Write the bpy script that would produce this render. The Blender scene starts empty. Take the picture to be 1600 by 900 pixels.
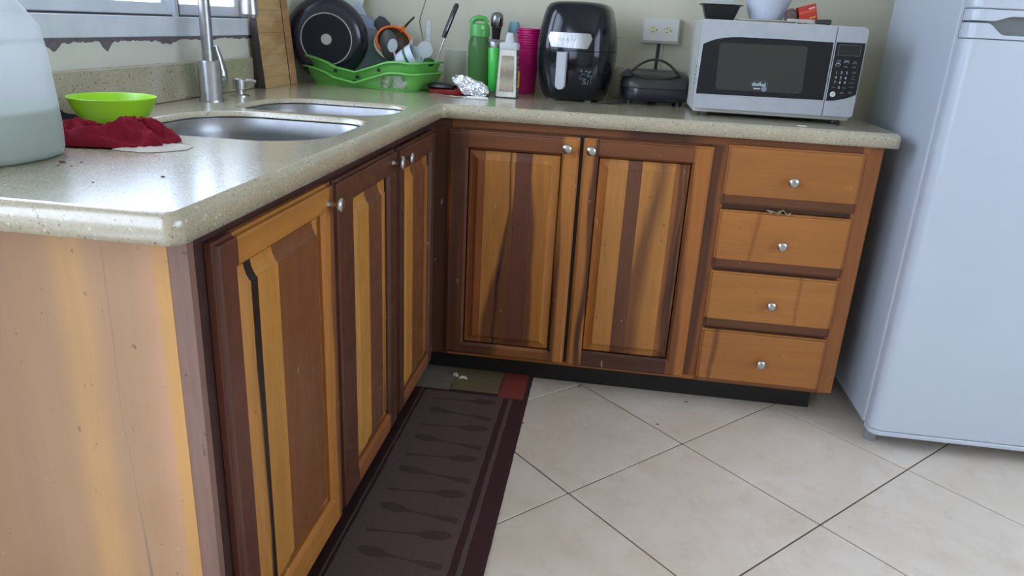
import bpy, bmesh, math, random
from mathutils import Vector, Matrix, noise
R=math.radians; PI=math.pi
C=bpy.context.scene.collection
sc=bpy.context.scene

# ---------------------------------------------------------------- camera
yaw,pitch,roll=0.1202,0.3431,0.0542
fw=Vector((-math.sin(yaw)*math.cos(pitch),math.cos(yaw)*math.cos(pitch),-math.sin(pitch)))
rt=Vector((math.cos(yaw),math.sin(yaw),0)); up=rt.cross(fw)
r2=rt*math.cos(roll)+up*math.sin(roll); u2=-rt*math.sin(roll)+up*math.cos(roll)
cd=bpy.data.cameras.new('camera'); cam=bpy.data.objects.new('camera',cd); C.objects.link(cam)
m=Matrix.Identity(4)
for i in range(3): m[i][0]=r2[i]; m[i][1]=u2[i]; m[i][2]=-fw[i]
m[0][3],m[1][3],m[2][3]=0.5208,-2.1845,1.1289
cam.matrix_world=m; cd.sensor_width=36; cd.lens=1153.73/1600*36; cd.clip_start=.02
sc.camera=cam
# ---------------------------------------------------------------- light
w=bpy.data.worlds.new('world'); sc.world=w; w.use_nodes=True
bg=w.node_tree.nodes['Background']; bg.inputs[0].default_value=(.70,.81,1,1); bg.inputs[1].default_value=5.9
def area(name,loc,target,sx,sy,power,col):
    l=bpy.data.lights.new(name,'AREA'); l.shape='RECTANGLE'; l.size=sx; l.size_y=sy; l.energy=power; l.color=col
    o=bpy.data.objects.new(name,l); C.objects.link(o); o.location=loc
    o.rotation_euler=(Vector(target)-Vector(loc)).to_track_quat('-Z','Y').to_euler(); return o
area('window_daylight',(-1.15,-.65,1.75),(0,-.65,1.3),1.5,1.1,17,(.80,.87,1))
sc.view_settings.view_transform='Standard'; sc.view_settings.look='None'
sc.view_settings.exposure=0.0; sc.view_settings.gamma=1

# ---------------------------------------------------------------- helpers
def thing(name,label,cat,loc=(0,0,0),rz=0,group=None):
    o=bpy.data.objects.new(name,None); o.empty_display_size=.05; C.objects.link(o)
    o.location=loc; o.rotation_euler=(0,0,rz); o['label']=label; o['category']=cat
    if group:o['group']=group
    return o
def tag(o,label,cat,group=None):
    o['label']=label;o['category']=cat
    if group:o['group']=group
    return o
def wloc(o):
    v=Vector((0,0,0))
    while o: v+=o.location; o=o.parent
    return v
def obj(name,bm,mat,parent=None,world=False,smooth=0,bevel=0,recalc=True,label=None,segs=2):
    """world=True: mesh was written in world coordinates"""
    if recalc: bmesh.ops.recalc_face_normals(bm,faces=bm.faces)
    if world and parent: bmesh.ops.translate(bm,verts=bm.verts,vec=-wloc(parent))
    me=bpy.data.meshes.new(name); bm.to_mesh(me); bm.free()
    for mm in (mat if isinstance(mat,list) else [mat]): me.materials.append(mm)
    o=bpy.data.objects.new(name,me); C.objects.link(o)
    if parent:o.parent=parent
    if smooth:
        for p in me.polygons:p.use_smooth=True
        if smooth<180:
            try: me.set_sharp_from_angle(angle=R(smooth)) if smooth!=1 else None
            except Exception: pass
    if bevel:
        b=o.modifiers.new('bevel','BEVEL'); b.width=bevel; b.segments=segs; b.limit_method='ANGLE'; b.angle_limit=R(40)
    if label:o['label']=label
    return o
def struct(o): o['kind']='structure'; return o
def B(): return bmesh.new()
def box(bm,x0,x1,y0,y1,z0,z1):
    vs=[bm.verts.new((x,y,z)) for z in (z0,z1) for y in (y0,y1) for x in (x0,x1)]
    for f in ((0,1,3,2),(4,6,7,5),(0,4,5,1),(2,3,7,6),(0,2,6,4),(1,5,7,3)): bm.faces.new([vs[i] for i in f])
    return bm
def bx(*a): return box(B(),*a)
def rings(bm,loops,closed=True,cap0=True,cap1=True,mi=0):
    L=[[bm.verts.new(p) for p in lp] for lp in loops]; n=len(L[0])
    for a,b in zip(L,L[1:]):
        for i in range(n if closed else n-1):
            j=(i+1)%n; f=bm.faces.new((a[i],a[j],b[j],b[i])); f.material_index=mi
    if cap0: bm.faces.new(L[0][::-1]).material_index=mi
    if cap1: bm.faces.new(L[-1]).material_index=mi
    return bm
def lathe(prof,seg=32,c=(0,0,0),bm=None,cap0=True,cap1=True):
    bm=bm or B()
    return rings(bm,[[(c[0]+r*math.cos(2*PI*i/seg),c[1]+r*math.sin(2*PI*i/seg),c[2]+z) for i in range(seg)] for r,z in prof],cap0=cap0,cap1=cap1)
def sup(a,b,z,n=4,seg=48,c=(0,0)):
    L=[]
    for i in range(seg):
        t=2*PI*i/seg; ct,st=math.cos(t),math.sin(t)
        L.append((c[0]+a*math.copysign(abs(ct)**(2/n),ct),c[1]+b*math.copysign(abs(st)**(2/n),st),z))
    return L
def tube(pts,r,seg=10,bm=None,cap=True):
    bm=bm or B(); pts=[Vector(p) for p in pts]; n=len(pts)
    rr=r if isinstance(r,(list,tuple)) else [r]*n
    T=[(pts[min(i+1,n-1)]-pts[max(i-1,0)]).normalized() for i in range(n)]
    a=T[0].orthogonal().normalized(); L=[]
    for i in range(n):
        a=(a-T[i]*a.dot(T[i])).normalized(); b=T[i].cross(a)
        L.append([pts[i]+(a*math.cos(2*PI*k/seg)+b*math.sin(2*PI*k/seg))*rr[i] for k in range(seg)])
    return rings(bm,L,cap0=cap,cap1=cap)
def xf(bm,mat): bmesh.ops.transform(bm,matrix=mat,verts=bm.verts); return bm
def prism(poly,f0,f1,bm=None):
    """poly: list of 2D; f0,f1 map (a,b)->3D"""
    bm=bm or B()
    return rings(bm,[[f0(*p) for p in poly],[f1(*p) for p in poly]])
def rpoly(pts,rad,n=6,inset=0):
    """axis-aligned or general polygon (ccw) with rounded corners, inset inwards"""
    N=len(pts); out=[]
    P=[Vector(p) for p in pts]
    Q=[]
    for i in range(N):
        d1=(P[i]-P[i-1]).normalized(); d2=(P[(i+1)%N]-P[i]).normalized()
        n1=Vector((-d1.y,d1.x)); n2=Vector((-d2.y,d2.x))
        k=inset/(1+n1.dot(n2)); Q.append(P[i]+(n1+n2)*k)
    for i in range(N):
        d1=(Q[i]-Q[i-1]).normalized(); d2=(Q[(i+1)%N]-Q[i]).normalized()
        cr=d1.x*d2.y-d1.y*d2.x
        r0=rad[i] if isinstance(rad,(list,tuple)) else rad
        r=max(.0005,r0-inset if cr>0 else r0+inset)
        ang=math.atan2(cr,d1.dot(d2)); t=r*math.tan(abs(ang)/2)
        s=Q[i]-d1*t; nn=Vector((-d1.y,d1.x))*(1 if cr>0 else -1); c=s+nn*r
        a0=math.atan2(s.y-c.y,s.x-c.x)
        for k in range(n+1):
            a=a0+ang*k/n; out.append((c.x+r*math.cos(a),c.y+r*math.sin(a)))
    return out
def lk(a,b,t): return a+(b-a)*t
def srgb(r,g,b):
    f=lambda c:(c/255/12.92) if c/255<=.04045 else ((c/255+.055)/1.055)**2.4
    return (f(r),f(g),f(b),1)

# ---------------------------------------------------------------- materials
class NT:
    def __init__(s,name):
        s.m=bpy.data.materials.new(name); s.m.use_nodes=True; s.t=s.m.node_tree; s.p=s.t.nodes['Principled BSDF']
    def n(s,typ,**kw):
        x=s.t.nodes.new(typ)
        for k,v in kw.items(): setattr(x,k,v)
        return x
    def l(s,a,b): s.t.links.new(a,b)
    def math(s,op,a,b=None,c=None,clamp=False):
        x=s.n('ShaderNodeMath',operation=op); x.use_clamp=clamp
        for i,v in enumerate((a,b,c)):
            if v is None: continue
            if isinstance(v,(int,float)): x.inputs[i].default_value=v
            else: s.l(v,x.inputs[i])
        return x.outputs[0]
    def mix(s,f,a,b):
        x=s.n('ShaderNodeMix',data_type='RGBA')
        for i,v in ((0,f),(6,a),(7,b)):
            if isinstance(v,(int,float)): x.inputs[i].default_value=v
            elif isinstance(v,tuple): x.inputs[i].default_value=v
            else: s.l(v,x.inputs[i])
        return x.outputs[2]
    def pos(s,scale=(1,1,1),obj=False):
        src=s.n('ShaderNodeTexCoord').outputs['Object'] if obj else s.n('ShaderNodeNewGeometry').outputs['Position']
        mp=s.n('ShaderNodeMapping'); mp.inputs[3].default_value=scale; s.l(src,mp.inputs[0]); return mp.outputs[0]
    def noise(s,vec,scale=1,detail=3,rough=.5,dist=0):
        x=s.n('ShaderNodeTexNoise'); x.inputs['Scale'].default_value=scale; x.inputs['Detail'].default_value=detail
        x.inputs['Roughness'].default_value=rough; x.inputs['Distortion'].default_value=dist
        s.l(vec,x.inputs['Vector']); return x.outputs[0]
    def rng(s,v,a,b,c=0,d=1):
        x=s.n('ShaderNodeMapRange'); s.l(v,x.inputs[0])
        for i,k in enumerate((a,b,c,d)): x.inputs[i+1].default_value=k
        return x.outputs[0]
    def bump(s,h,st=.2,dist=.002):
        x=s.n('ShaderNodeBump'); x.inputs['Strength'].default_value=st; x.inputs['Distance'].default_value=dist
        s.l(h,x.inputs['Height']); s.l(x.outputs[0],s.p.inputs['Normal'])
    def set(s,**k):
        for a,v in k.items():
            s.p.inputs[a.replace('_',' ')].default_value=v
        return s
def plain(name,col,rough=.5,metal=0,spec=.5,var=.0,coat=0,trans=0,scale=30,emit=None):
    t=NT(name); t.set(Roughness=rough,Metallic=metal); t.p.inputs['Specular IOR Level'].default_value=spec
    t.p.inputs['Coat Weight'].default_value=coat; t.p.inputs['Transmission Weight'].default_value=trans
    if var:
        n=t.noise(t.pos(),scale,4); c2=tuple(x*(1-var) for x in col[:3])+(1,)
        t.l(t.mix(t.rng(n,.35,.65),col,c2),t.p.inputs['Base Color'])
    else: t.p.inputs['Base Color'].default_value=col
    return t.m
def clear(name,col,alpha,rough=.1,gloss=.5):
    """thin see-through plastic or glass sheet: part of the light passes straight, the rest scatters or reflects"""
    t=NT(name); nt=t.t; out=nt.nodes['Material Output']
    t.set(Roughness=rough,Base_Color=col); t.p.inputs['Specular IOR Level'].default_value=gloss
    tr=t.n('ShaderNodeBsdfTransparent'); tr.inputs[0].default_value=tuple(lk(1,c,.5) for c in col[:3])+(1,)
    tl=t.n('ShaderNodeBsdfTranslucent'); tl.inputs[0].default_value=col
    m1=t.n('ShaderNodeMixShader'); m1.inputs[0].default_value=.4; t.l(t.p.outputs[0],m1.inputs[1]); t.l(tl.outputs[0],m1.inputs[2])
    m2=t.n('ShaderNodeMixShader'); m2.inputs[0].default_value=alpha; t.l(tr.outputs[0],m2.inputs[1]); t.l(m1.outputs[0],m2.inputs[2])
    t.l(m2.outputs[0],out.inputs[0]); return t.m

YEL=srgb(186,125,62); ORG=srgb(176,108,52); BRN=srgb(118,72,48); DRK=srgb(84,49,35); BLK=srgb(34,24,22); HRT=srgb(74,44,30); TAN=srgb(176,128,92)
wcount=[0]
def wood(name,c1,c2=None,axis='z',ax='x',hearts=(),rough=.34,grain=1.0,bands=None,bump=.12):
    """glued hardwood: c1 base, c2 grain colour; hearts = dark heartwood streaks (z0,h0,w0,z1,h1,w1,soft,col) along horizontal axis ax"""
    wcount[0]+=1; sd=wcount[0]*3.17
    c2=c2 or tuple(x*.64 for x in c1[:3])+(1,)
    t=NT(name); k={'z':(1,1,.055),'x':(.055,1,1),'y':(1,.055,1)}[axis]
    src=t.n('ShaderNodeNewGeometry').outputs['Position']
    mp=t.n('ShaderNodeMapping'); mp.inputs[1].default_value=(sd,sd*.7,sd*.3); mp.inputs[3].default_value=k; t.l(src,mp.inputs[0]); v=mp.outputs[0]
    g1=t.noise(v,28,4,.6,.6); g2=t.noise(v,170,3,.6); g3=t.noise(t.pos(),5,3)
    f=t.math('ADD',t.math('MULTIPLY',t.rng(g1,.3,.7),.65*grain),t.math('MULTIPLY',t.rng(g2,.35,.7),.35*grain),clamp=True)
    col=t.mix(f,c1,c2)
    sx=t.n('ShaderNodeSeparateXYZ'); t.l(src,sx.inputs[0]); h=sx.outputs[0 if ax=='x' else 1]; z=sx.outputs[2]
    wob=t.math('MULTIPLY',t.math('SUBTRACT',t.noise(t.pos((3,3,1.2)),2.2,1.2,.5),.5),.045)
    fine=t.math('MULTIPLY',t.math('SUBTRACT',g2,.5),.006)
    if bands:
        rmp=t.n('ShaderNodeValToRGB'); t.l(t.rng(t.math('ADD',t.math('ADD',h,t.math('MULTIPLY',wob,.35)),t.math('MULTIPLY',fine,.5)),bands[0],bands[1]),rmp.inputs[0])
        e=rmp.color_ramp.elements
        for i,(p_,c_) in enumerate(bands[2]):
            el=e[i] if i<2 else e.new(p_)
            el.position=p_; el.color=c_
        dk=t.n('ShaderNodeMix',data_type='RGBA',blend_type='MULTIPLY'); dk.inputs[0].default_value=1
        t.l(rmp.outputs[0],dk.inputs[6]); t.l(t.mix(f,(1,1,1,1),(.8,.77,.74,1)),dk.inputs[7]); col=dk.outputs[2]
    for (z0,h0,w0,z1,h1,w1,soft,hc) in hearts:
        uu=t.rng(z,z0,z1); uu2=t.n('ShaderNodeMapRange'); uu2.clamp=False
        hcn=t.rng(z,z0,z1,h0,h1); wn=t.rng(z,z0,z1,w0,w1)
        d=t.math('ABSOLUTE',t.math('SUBTRACT',t.math('ADD',t.math('ADD',h,wob),fine),hcn))
        mk=t.math('ADD',t.math('DIVIDE',t.math('SUBTRACT',wn,d),soft),.5,clamp=True)
        mk=t.math('MULTIPLY',mk,t.rng(g1,.2,.6,.75,1))
        col=t.mix(mk,col,hc)
    # knots, scuffs and dirt flecks
    sp=t.noise(t.pos((1,1,.6)),95,2,.6); col=t.mix(t.rng(sp,.70,.76,0,.55),col,srgb(40,26,20))
    sp2=t.noise(t.pos((1,1,.35)),60,2,.5); col=t.mix(t.rng(sp2,.735,.76,0,.5),col,srgb(200,180,160))
    col=t.mix(t.rng(g3,.45,.75,0,.25),col,tuple(x*.55 for x in c1[:3])+(1,))
    t.l(col,t.p.inputs['Base Color']); t.p.inputs['Roughness'].default_value=rough
    t.l(t.rng(t.noise(t.pos(),18,3),.3,.7,rough-.04,rough+.14),t.p.inputs['Roughness'])
    t.p.inputs['Specular IOR Level'].default_value=.4
    t.bump(g2,bump,.0008); return t.m

def speckle(name,base,dark,light,rough):
    t=NT(name); p=t.pos()
    n1=t.noise(p,9,4); col=t.mix(t.rng(n1,.3,.7),base,tuple(x*.84 for x in base[:3])+(1,))
    n4=t.noise(p,260,2); col=t.mix(t.rng(n4,.45,.6,0,.45),col,tuple(x*.68 for x in base[:3])+(1,))
    def cells(sc_,th,c_,a,col):
        vo=t.n('ShaderNodeTexVoronoi'); vo.inputs['Scale'].default_value=sc_; t.l(p,vo.inputs['Vector'])
        rr=t.n('ShaderNodeSeparateColor'); t.l(vo.outputs['Color'],rr.inputs[0])
        on=t.math('MULTIPLY',t.math('LESS_THAN',rr.outputs[0],th),t.math('LESS_THAN',vo.outputs['Distance'],.36))
        return t.mix(t.math('MULTIPLY',on,a),col,c_)
    t.p.inputs['Specular IOR Level'].default_value=1.0; t.p.inputs['Coat Weight'].default_value=.65; t.p.inputs['Coat Roughness'].default_value=.2; t.p.inputs['Coat IOR'].default_value=1.6; col=cells(260,.10,light,.5,col); col=cells(330,.16,dark,.6,col); col=cells(190,.07,dark,.8,col); col=cells(170,.05,light,.8,col)
    t.l(col,t.p.inputs['Base Color'])
    t.l(t.rng(t.noise(p,14,4),.3,.7,rough,rough+.02),t.p.inputs['Roughness'])
    return t.m
M_COUNTER=speckle('beige_speckled_quartz',srgb(180,170,144),srgb(108,92,72),srgb(208,200,180),.22)
def tilemat():
    t=NT('cream_marbled_tile'); p=t.pos()
    n=t.noise(p,3.2,6,.65,.3); c=t.mix(t.rng(n,.35,.7),srgb(222,211,200),srgb(208,193,174))
    n2=t.noise(p,14,6,.7,.6); c=t.mix(t.rng(n2,.5,.8,0,.5),c,srgb(190,172,150))
    n3=t.noise(p,130,2); c=t.mix(t.rng(n3,.76,.79,0,.6),c,srgb(140,120,100))
    t.l(c,t.p.inputs['Base Color']); t.l(t.rng(t.noise(p,6,4),.3,.7,.30,.42),t.p.inputs['Roughness'])
    t.bump(t.noise(p,25,4),.04,.001); return t.m
M_TILE=tilemat()
M_GROUT=plain('dark_grout',srgb(84,66,54),.9,var=.3)
def paint(name,col,st):
    t=NT(name); p=t.pos(); n=t.noise(p,2.5,5,.6); c=t.mix(t.rng(n,.35,.7),col,tuple(x*.88 for x in col[:3])+(1,))
    n2=t.noise(p,38,3,.6); c=t.mix(t.rng(n2,.70,.76,0,.6),c,st)
    t.l(c,t.p.inputs['Base Color']); t.p.inputs['Roughness'].default_value=.5; t.bump(t.noise(p,60,4),.08,.002); return t.m
M_WALLB=paint('cream_wall_paint',srgb(206,202,182),srgb(120,110,92))
M_WALLL=paint('pale_wall_paint',srgb(216,214,202),srgb(150,142,128))
M_CEIL=plain('ceiling_paint',srgb(225,224,218),.8)
M_ALU=plain('window_aluminium',srgb(214,220,230),.4,0,var=.12,scale=14)
M_GLASS=clear('window_glass',(.9,.95,1,1),.06,.02,.8)
M_DARKGAP=plain('dark_rubber',srgb(50,50,54),.6)
M_KICK=plain('black_kick_and_gap_shade',srgb(26,21,21),.6,var=.3)
M_WHITE=plain('fridge_enamel',srgb(184,192,204),.3,coat=.2,var=.03,scale=4)
M_STEEL=plain('brushed_steel',(.42,.42,.43,1),.3,1,var=.15,scale=60)
def brushed(name,c,r,axis):
    t=NT(name); k={'z':(300,300,3),'x':(3,300,300)}[axis]; n=t.noise(t.pos(k,True),1,3)
    t.l(t.mix(t.rng(n,.3,.7),c,tuple(x*.8 for x in c[:3])+(1,)),t.p.inputs['Base Color'])
    t.set(Metallic=1.0); t.l(t.rng(n,.3,.7,r,r+.12),t.p.inputs['Roughness']); return t.m
M_SINK=plain('sink_steel',(.33,.33,.345,1),.36,1,var=.1,scale=40)
M_NICKEL=plain('brushed_nickel',(.50,.49,.48,1),.28,1)
M_BLACKG=plain('glossy_black_plastic',(.006,.007,.012,1),.12,spec=.42)
M_BLACK=plain('black_plastic',(.012,.012,.013,1),.35)
M_SILVER=plain('silver_plastic',srgb(176,180,188),.38,.25,var=.06)
M_LIME=plain('lime_plastic',srgb(150,205,30),.35,var=.06)
M_GREEN=plain('green_rack_plastic',srgb(104,182,82),.38,var=.1,scale=12)
M_GREEN2=plain('green_tumbler_paint',srgb(60,190,70),.3,coat=.3)

# ---------------------------------------------------------------- floor
fl=struct(obj('floor',bx(-.605,3.0,-4,.605,-.06,-.003),M_GROUT))
def clip(poly,ax,val,keep_less):
    out=[]
    for i in range(len(poly)):
        a,b=poly[i-1],poly[i]; ia=(a[ax]<=val)==keep_less; ib=(b[ax]<=val)==keep_less
        if ia!=ib:
            k=(val-a[ax])/(b[ax]-a[ax]); out.append((lk(a[0],b[0],k),lk(a[1],b[1],k)))
        if ib: out.append(b)
    return out
S_=.4433; d_=S_/math.sqrt(2); tx,ty_=.8121,-.2449; gp=.0022
for i in range(-8,9):
    for j in range(-14,6):
        if (i+j)%2==0: continue   # tile centres lie between grid vertices
        cx,cy=tx+i*d_,ty_+j*d_; e=d_-gp*1.414
        if not(-1<cx<3.4 and -3.2<cy<.9): continue
        P=[(cx+e,cy),(cx,cy+e),(cx-e,cy),(cx,cy-e)]
        for ax,v,l in ((0,-.603,False),(0,2.99,True),(1,-3.98,False),(1,.603,True)):
            if P: P=clip(P,ax,v,l)
        if len(P)<3: continue
        random.seed(i*31+j); zz=random.uniform(-.0004,.0003)
        bm=prism(P,lambda a,b:(a,b,-.012),lambda a,b:(a,b,zz)); obj('tile',bm,M_TILE,fl,bevel=.0015)

# ---------------------------------------------------------------- room shell
WX=-.605; WY=.60; WZ0,WZ1,WY0,WY1=1.055,2.10,-1.35,.13
bm=B()
box(bm,WX-.14,WX,-1.75,WY+.14,-.05,WZ0); box(bm,WX-.14,WX,-1.75,WY+.14,WZ1,2.6)
box(bm,WX-.14,WX,-1.75,WY0,WZ0,WZ1); box(bm,WX-.14,WX,-3.7,-1.75,2.15,2.6); box(bm,WX-.14,WX,-4.14,-3.7,-.05,2.6); box(bm,WX-.14,WX,WY1,WY+.14,WZ0,WZ1)
wl=struct(obj('wall_left',bm,M_WALLL))
wb=struct(obj('wall_back',bx(WX,3.14,WY,WY+.14,-.05,2.6),M_WALLB))
bm=B(); box(bm,3.0,3.14,-4,WY,-.05,.9); box(bm,3.0,3.14,-4,WY,2.2,2.6); box(bm,3.0,3.14,-.6,WY,.9,2.2); box(bm,3.0,3.14,-4,-3.2,.9,2.2)
struct(obj('wall_right',bm,M_WALLB))
struct(obj('wall_rear',bx(WX-.14,3.14,-4.14,-4,-.05,2.6),M_WALLB))
struct(obj('floor_outside',bx(-9,WX-.14,-9,6,-.12,-.06),plain('added_yard_ground',srgb(170,166,160),.8)))  # unseen ground, added to keep bright sky from shining up from below
struct(obj('ceiling',bx(WX-.14,3.14,-4,WY+.14,2.6,2.7),M_CEIL))
# peeled strip of old paint under the window, with a ragged lower edge
random.seed(4); n=260; pts=[]
for k in range(n+1):
    y=lk(-1.0,.10,k/n); dz=.007+.004*noise.noise((y*9,0,0))+.006*noise.noise((y*45,1,0))+.003*noise.noise((y*110,1,0))
    for c0,wd,dp in ((-.765,.03,.018),(-.60,.022,.022),(-.36,.05,.010),(-.02,.05,.004)):
        dz+=dp*max(0,1-abs(y-c0)/wd)
    if y>-.12: dz*=.7
    pts.append((y,WZ0-.002-max(.003,dz)))
poly=[(-1.0,WZ0+.001),*pts,(.10,WZ0+.001)]
struct(obj('paint_peel',prism(poly,lambda a,b:(WX-.001,a,b),lambda a,b:(WX+.0012,a,b)),plain('old_grey_paint',srgb(104,98,104),.7,var=.25,scale=60),wl,recalc=True)) if False else obj('paint_peel',prism(poly,lambda a,b:(WX-.001,a,b),lambda a,b:(WX+.0012,a,b)),plain('old_grey_paint',srgb(104,98,104),.7,var=.25,scale=60),wl)
# hairline crack on the back wall
cr=[(-.18,1.24),(-.186,1.19),(-.199,1.15),(-.207,1.12),(-.203,1.10),(-.196,1.07),(-.190,1.04),(-.188,1.01)]
obj('wall_crack',tube([(x,WY-.0003,z) for x,z in cr],[.0008,.0014,.0014,.0016,.0016,.0012,.0012,.0006],6),plain('crack_shadow',srgb(96,90,80),.9),wb)

# window
wn=bpy.data.objects.new('window_1',None); C.objects.link(wn); wn.location=(WX,WY0,WZ0); wn['kind']='structure'
def wpart(name,bm,mat=M_ALU,parent=wn,**k): return obj(name,bm,mat,parent,world=True,**k)
x0=WX-.075
bm=B(); box(bm,x0,WX+.004,WY0,WY1,WZ0,1.102); box(bm,x0,WX+.004,WY0,WY1,WZ1-.04,WZ1); box(bm,x0,WX+.004,WY0,WY0+.035,1.102,WZ1-.04); box(bm,x0,WX+.004,WY1-.035,WY1,1.102,WZ1-.04)
wpart('window_frame',bm,bevel=.002)
bm=B(); box(bm,x0+.02,WX-.008,WY0+.035,WY1-.035,1.102,1.106); wpart('track',bm,M_DARKGAP)
for (a,b,dx) in ((WY0+.036,-.325,-.012),(-.27,WY1-.036,-.036)):
    bm=B(); xa,xb=WX+dx-.022,WX+dx
    box(bm,xa,xb,a,b,1.106,1.134); box(bm,xa,xb,a,b,2.03,2.058); box(bm,xa,xb,a,a+.03,1.134,2.03); box(bm,xa,xb,b-.03,b,1.134,2.03)
    s=wpart('sash',bm,bevel=.002)
    wpart('pane',bx(xa+.009,xa+.013,a+.03,b-.03,1.134,2.03),M_GLASS,s)
wpart('mullion',bx(x0+.01,WX,-.318,-.300,1.102,2.06),M_ALU,bevel=.002)
wpart('mullion',bx(x0+.01,WX-.012,-.296,-.276,1.102,2.06),M_DARKGAP)
# ---------------------------------------------------------------- countertop with two sink cut-outs
OUT=[(.03,-1.41),(.03,-.03),(1.306,-.03),(1.306,WY-.002),(WX+.002,WY-.002),(WX+.002,-1.41)]
ORAD=[.020,.012,.012,.003,.003,.003]
BIG=[(-.037,-.865),(-.037,-.49),(-.435,-.49),(-.455,-.865)]; BR=[.12,.075,.13,.12]
SML=[(-.037,-.425),(-.037,-.14),(-.415,-.14),(-.425,-.425)]; SR=[.11,.07,.11,.07]
def slab():
    bm=B()
    def prof(pts,rad,sgn,n=8):
        L=[]
        zb=.86 if sgn>0 else .8875
        for (ins,z) in ((.003,zb),(0,zb+.001),(0,max(.8895,zb+.0015)),(.002,.8925),(.006,.8975),(.012,.9)):
            L.append([(x,y,z) for x,y in rpoly(pts,rad,n,ins*sgn)])
        V=[[bm.verts.new(p) for p in lp] for lp in L]; m=len(V[0])
        for a,b in zip(V,V[1:]):
            for i in range(m):
                j=(i+1)%m; bm.faces.new((a[i],a[j],b[j],b[i]))
        return V[0],V[-1]
    loops=[prof(OUT,ORAD,1),prof(BIG,BR,-1),prof(SML,SR,-1)]
    for k in (0,1):
        ed=[]
        for lp in loops:
            v=lp[k]
            for i in range(len(v)):
                e=bm.edges.get((v[i],v[(i+1)%len(v)])); ed.append(e)
        bmesh.ops.triangle_fill(bm,use_beauty=True,edges=ed)
        for e in ed: e.smooth=False
    return bm
ct=tag(obj('countertop',slab(),M_COUNTER,smooth=1),'speckled beige stone countertop, L-shaped, over both cabinet runs','countertop')
tag(obj('backsplash',bx(WX+.001,WX+.021,-1.41,.048,.9004,.992),M_COUNTER,bevel=.003),'low speckled beige stone upstand along the wall under the window','backsplash')
# sinks
def bowl(pts,rad,dep):
    bm=B(); L=[]
    for ins,z in ((-.010,.8870),(-.004,.8870),(-.002,.885),(.002,.85),(.012,.86-dep+.05),(.022,.86-dep+.02),(.045,.86-dep+.004),(.075,.86-dep),(.12,.86-dep-.003)):
        L.append([(x,y,z) for x,y in rpoly(pts,[max(r,ins+.02) for r in rad],8,ins)])
    rings(bm,L,cap0=False); return bm
sk=thing('double_sink','stainless steel undermount double-bowl sink set in the beige countertop','sink',(-.24,-.5,.68))
for pts,rad,nm,c in ((BIG,BR,'large_basin',(-.24,-.68)),(SML,SR,'small_basin',(-.23,-.28))):
    b=obj(nm,bowl(pts,rad,.17),M_SINK,sk,world=True,smooth=50,recalc=False)
    obj('drain',lathe([(.04,0),(.04,.004),(.033,.003),(.012,.001)],24,(c[0],c[1],.689)),M_NICKEL,b,world=True,smooth=40)

# ---------------------------------------------------------------- cabinet woodwork
def hs(us,vs,h,base,Mp):
    """solid with a height field on top: grid lines us,vs, height h(u,v)"""
    bm=B(); T=[[bm.verts.new(Mp(u,v,h(u,v))) for v in vs] for u in us]
    nu,nv=len(us),len(vs)
    for i in range(nu-1):
        for j in range(nv-1):
            a,b,c,d=T[i][j],T[i+1][j],T[i+1][j+1],T[i][j+1]
            uc,vc=(us[i]+us[i+1])/2,(vs[j]+vs[j+1])/2
            left=(uc<(us[0]+us[-1])/2); low=(vc<(vs[0]+vs[-1])/2)
            if left==low: bm.faces.new((a,b,c)); bm.faces.new((a,c,d))
            else: bm.faces.new((a,b,d)); bm.faces.new((b,c,d))
    per=[(i,0) for i in range(nu)]+[(nu-1,j) for j in range(1,nv)]+[(i,nv-1) for i in range(nu-2,-1,-1)]+[(0,j) for j in range(nv-2,0,-1)]
    Bv=[bm.verts.new(Mp(us[i],vs[j],base)) for i,j in per]
    for k in range(len(per)):
        n_=(k+1)%len(per); a=T[per[k][0]][per[k][1]]; b=T[per[n_][0]][per[n_][1]]
        bm.faces.new((a,b,Bv[n_],Bv[k]))
    bm.faces.new(Bv[::-1]); return bm
def interp(x,tab):
    if x<=tab[0][0]: return tab[0][1]
    for (a,b),(c,d) in zip(tab,tab[1:]):
        if x<=c: return lk(b,d,(x-a)/(c-a))
    return tab[-1][1]
OUTP=[(0,.0115),(.0045,.0125),(.0055,.0185),(.009,.02)]
INP=[(0,.012),(.004,.016),(.007,.020)]
PAN=[(0,.003),(.0025,.003),(.004,.0072),(.007,.0076),(.014,.0088),(.022,.0115),(.029,.0155),(.0305,.0175)]
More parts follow.
